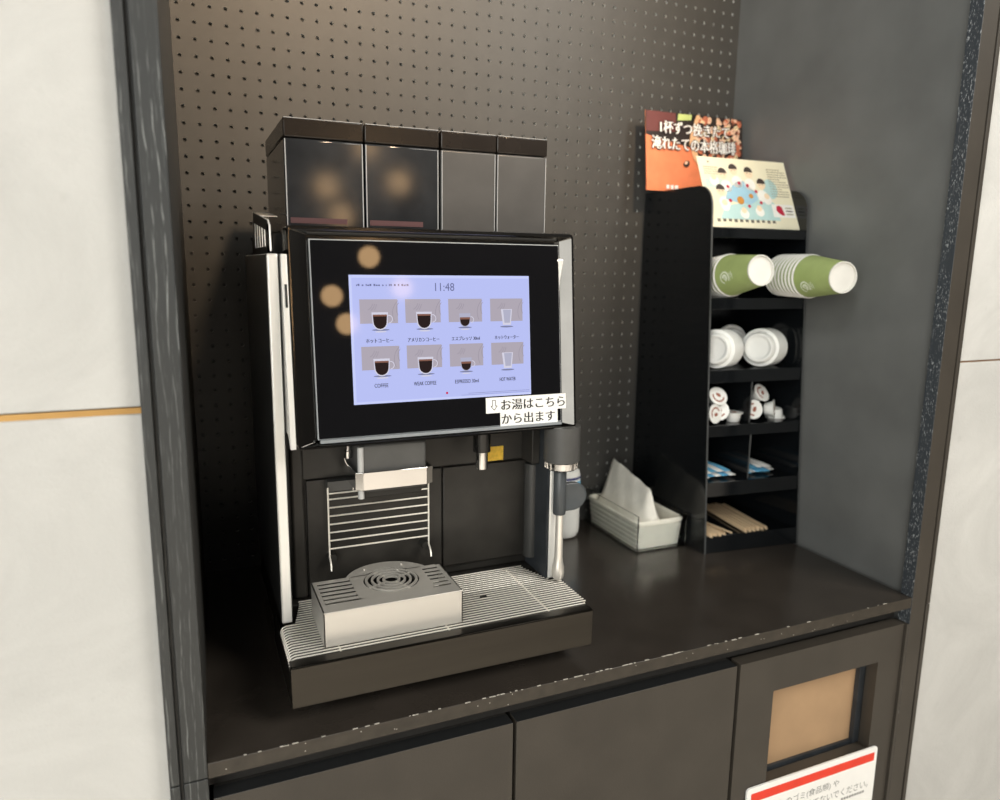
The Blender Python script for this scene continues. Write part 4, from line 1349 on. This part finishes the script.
# ---- orange poster behind, standing on the rack sides
pf = lean((0.8385, -0.0560, 1.5308), (1.0690, -0.0560, 1.5395), (0.8385, -0.0350, 1.6830))
pf = lean((0.8350, -0.0580, 1.5312), (1.0700, -0.0580, 1.5312), (0.8360, -0.0400, 1.6830))
ps = thing('poster', 'orange and brown coffee poster standing up behind the cream card', 'poster', (0.95, -0.056, 1.531))
pbm = MB()
q = [pf(0, 0), pf(1, 0), pf(1, 1), pf(0, 1)]
qb = [pf(0, 0, -10), pf(1, 0, -10), pf(1, 1, -10), pf(0, 1, -10)]
pbm.add(q + qb, [(0, 1, 2, 3), (7, 6, 5, 4), (0, 4, 5, 1), (1, 5, 6, 2), (2, 6, 7, 3), (3, 7, 4, 0)])
M_or = mat('orange print', srgb(236, 138, 96), 0.45, 0, 0.4, 0.08, 40)
pbm.build('poster_sheet', M_or, ps, smooth=0)
pm = [mat('maroon print', srgb(106, 58, 56), 0.45), mat('near black print', srgb(44, 36, 34), 0.45), mat('bean umber', srgb(112, 60, 44), 0.45),
      mat('bean rust', srgb(214, 124, 92), 0.45), mat('bean tan', srgb(242, 202, 172), 0.45), mat('cream bean print', srgb(240, 222, 180), 0.45),
      mat('leaf print', srgb(190, 206, 130), 0.45), mat('white lettering', srgb(250, 248, 244), 0.5), mat('lettering outline', srgb(60, 44, 40), 0.5),
      mat('beige line print', srgb(236, 186, 140), 0.45)]
pp = MB()
pp.poly([pf(a, b_, 1) for a, b_ in ((0, 0.70), (0.5, 0.56), (0.5, 1), (0, 1))], 1)
pp.poly([pf(a, b_, 2) for a, b_ in ((0.005, 0.74), (0.30, 0.76), (0.30, 0.995), (0.005, 0.995))], 0)
pp.poly([pf(a, b_, 1) for a, b_ in ((0.46, 1.0), (1, 1), (1, 0.30), (0.62, 0.30), (0.50, 0.42), (0.44, 0.62))], 1)
random.seed(21)
def pel(s, t, r, m, k, ang=0, asp=0.7, n=10):
    pts = []
    for i in range(n):
        a = 2 * PI * i / n
        u, v = r * math.cos(a), r * asp * math.sin(a)
        pts.append(pf(min(0.998, s + u * math.cos(ang) - v * math.sin(ang)), min(0.997, t + 1.5 * (u * math.sin(ang) + v * math.cos(ang))), k))
    pp.poly(pts, m)
for i in range(190):
    s = random.uniform(0.50, 0.985); t = random.uniform(0.32, 0.985)
    if s < 0.50 + (0.62 - t) * 0.5: continue
    a = random.uniform(0, PI)
    k = 3 + 10.0 * i / 190
    r = random.uniform(0.018, 0.034)
    pel(s, t, r, random.choice([2, 3, 3, 4, 4, 5]), k, a)
    pel(s + 0.004, t + 0.004, r * 0.75, 1, k + 0.5, a, 0.12, 6)
pp.poly([pf(a, b_, 14) for a, b_ in ((0.51, 0.995), (0.45, 0.80), (0.43, 0.62), (0.47, 0.44), (0.56, 0.30), (0.62, 0.30), (0.53, 0.44), (0.49, 0.62), (0.50, 0.80), (0.545, 0.995))], 9)
pp.poly([pf(a, b_, 15) for a, b_ in ((0.31, 0.90), (0.45, 0.92), (0.46, 0.99), (0.32, 0.985))], 6)
pel(0.40, 0.36, 0.033, 1, 15, 0.5, 0.8); pel(0.395, 0.372, 0.018, 4, 16, 0.5, 0.7)
def ptext(body, s0, s1, t0, t1):
    for (dx, dy, m, k) in ((0.010, 0, 8, 18), (-0.010, 0, 8, 18.3), (0, 0.013, 8, 18.6), (0, -0.013, 8, 18.9), (0, 0, 7, 20), (0.003, 0, 7, 20.3), (-0.003, 0, 7, 20.6)):
        O = pf(s0 + dx, t0 + dy, k)
        ex = (pf(1, 0) - pf(0, 0)).normalized(); ey = (pf(0, 1) - pf(0, 0)).normalized()
        pp.text(body, O, ex, ey, (s1 - s0) * 0.2315, (t1 - t0) * 0.1514, m)
ptext('1杯ずつ挽きたて', 0.135, 0.860, 0.725, 0.885)
ptext('淹れたての本格珈琲', 0.050, 0.935, 0.520, 0.690)
for i, (s, w) in enumerate(((0.19, 0.03), (0.235, 0.03), (0.275, 0.035))):
    pp.poly([pf(a, b_, 15) for a, b_ in ((s, 0.025), (s + w, 0.025), (s + w, 0.075), (s, 0.075))], 7)
pp.build('poster_print', pm, ps, smooth=0, normals=False)

# ------------------------------------------------------------------ camera
cam = bpy.data.cameras.new('camera')
camo = bpy.data.objects.new('camera', cam)
COL.objects.link(camo)
Rr = Vector((0.9184391354838124, -0.39535610324578563, 0.012771297430376737))
Dd = Vector((-0.05937451306294549, -0.16970790242363726, -0.983704170497161))
Ff = Vector((0.391080837692523, 0.9027141183571226, -0.17934045530341872))
Mx = Matrix(((Rr.x, -Dd.x, -Ff.x, -0.01095786), (Rr.y, -Dd.y, -Ff.y, -1.30530761), (Rr.z, -Dd.z, -Ff.z, 1.38108418), (0, 0, 0, 1)))
camo.matrix_world = Mx
cam.sensor_width = 36.0
cam.sensor_fit = 'HORIZONTAL'
cam.lens = 733.837 / 1000.0 * 36.0
cam.clip_start = 0.02
cam.dof.use_dof = True
cam.dof.focus_distance = 0.97
cam.dof.aperture_fstop = 3.4
SC.camera = camo

# ------------------------------------------------------------------ light
def area(name, loc, target, sx, sy, power, col):
    l = bpy.data.lights.new(name, 'AREA')
    l.shape = 'RECTANGLE'; l.size = sx; l.size_y = sy; l.energy = power; l.color = col
    o = bpy.data.objects.new(name, l); COL.objects.link(o)
    o.location = loc
    o.rotation_euler = (Vector(target) - Vector(loc)).to_track_quat('-Z', 'Y').to_euler()
    return o
area('window_daylight_left', (-1.9, -3.2, 2.0), (0.4, -0.4, 1.1), 3.0, 2.8, 150, (1.0, 1.0, 0.95))
area('front_right_fill', (2.0, -2.5, 3.1), (0.7, -0.2, 0.9), 1.4, 1.4, 95, (1.0, 0.96, 0.88))  # added fill from the front right for tub and worktop, no known fitting
for k, (x, y, z) in enumerate(((0.897, -3.259, 1.965), (1.061, -3.252, 1.803), (0.705, -3.319, 1.772), (0.775, -3.326, 1.627))):
    l = bpy.data.lights.new('pendant_lamp', 'POINT')
    l.energy = 1.8; l.color = (1.0, 0.62, 0.30); l.shadow_soft_size = 0.054
    o = bpy.data.objects.new('pendant_lamp', l); COL.objects.link(o); o.location = (x, y, z)
l = bpy.data.lights.new('sunlight_on_floor', 'SPOT')
l.energy = 2300; l.color = (1.0, 0.96, 0.91); l.spot_size = math.radians(62); l.spot_blend = 0.3; l.shadow_soft_size = 0.3
o = bpy.data.objects.new('sunlight_on_floor', l); COL.objects.link(o); o.location = (0.3, -4.2, 4.6)
# warm ceiling spot over the alcove
l = bpy.data.lights.new('ceiling_spot', 'SPOT')
l.energy = 240; l.color = (1.0, 0.72, 0.46); l.spot_size = math.radians(46); l.spot_blend = 0.8; l.shadow_soft_size = 0.08
o = bpy.data.objects.new('ceiling_spot', l); COL.objects.link(o)
o.location = (0.55, -1.9, 2.75)
o.rotation_euler = (Vector((0.40, 0, 1.98)) - Vector(o.location)).to_track_quat('-Z', 'Y').to_euler()

l = bpy.data.lights.new('side_fill_spot', 'SPOT')  # unseen spot added to brighten the top front of the right side panel
l.energy = 70; l.color = (0.97, 1.0, 0.98); l.spot_size = math.radians(50); l.spot_blend = 1.0; l.shadow_soft_size = 0.15
o = bpy.data.objects.new('side_fill_spot', l); COL.objects.link(o)
o.location = (-0.5, -1.5, 2.75)
o.rotation_euler = (Vector((1.08, -0.45, 1.95)) - Vector(o.location)).to_track_quat('-Z', 'Y').to_euler()

w = bpy.data.worlds.new('world')
SC.world = w
w.use_nodes = True
nt = w.node_tree
bgn = nt.nodes['Background']
tc = nt.nodes.new('ShaderNodeTexCoord')
sx = nt.nodes.new('ShaderNodeSeparateXYZ')
nt.links.new(tc.outputs['Generated'], sx.inputs[0])
mr2 = nt.nodes.new('ShaderNodeMapRange')
mr2.inputs['From Min'].default_value = -1; mr2.inputs['From Max'].default_value = 1
nt.links.new(sx.outputs['Z'], mr2.inputs['Value'])
crp = nt.nodes.new('ShaderNodeValToRGB')
crp.color_ramp.elements[0].position = 0.35; crp.color_ramp.elements[0].color = (0.30, 0.28, 0.26, 1)
crp.color_ramp.elements[1].position = 0.9; crp.color_ramp.elements[1].color = (0.55, 0.52, 0.48, 1)
nt.links.new(mr2.outputs['Result'], crp.inputs['Fac'])
nt.links.new(crp.outputs['Color'], bgn.inputs['Color'])
bgn.inputs['Strength'].default_value = 0.25

SC.view_settings.view_transform = 'Standard'
SC.view_settings.look = 'None'
SC.view_settings.gamma = 1.0
SC.view_settings.use_curve_mapping = False
SC.view_settings.exposure = -0.32
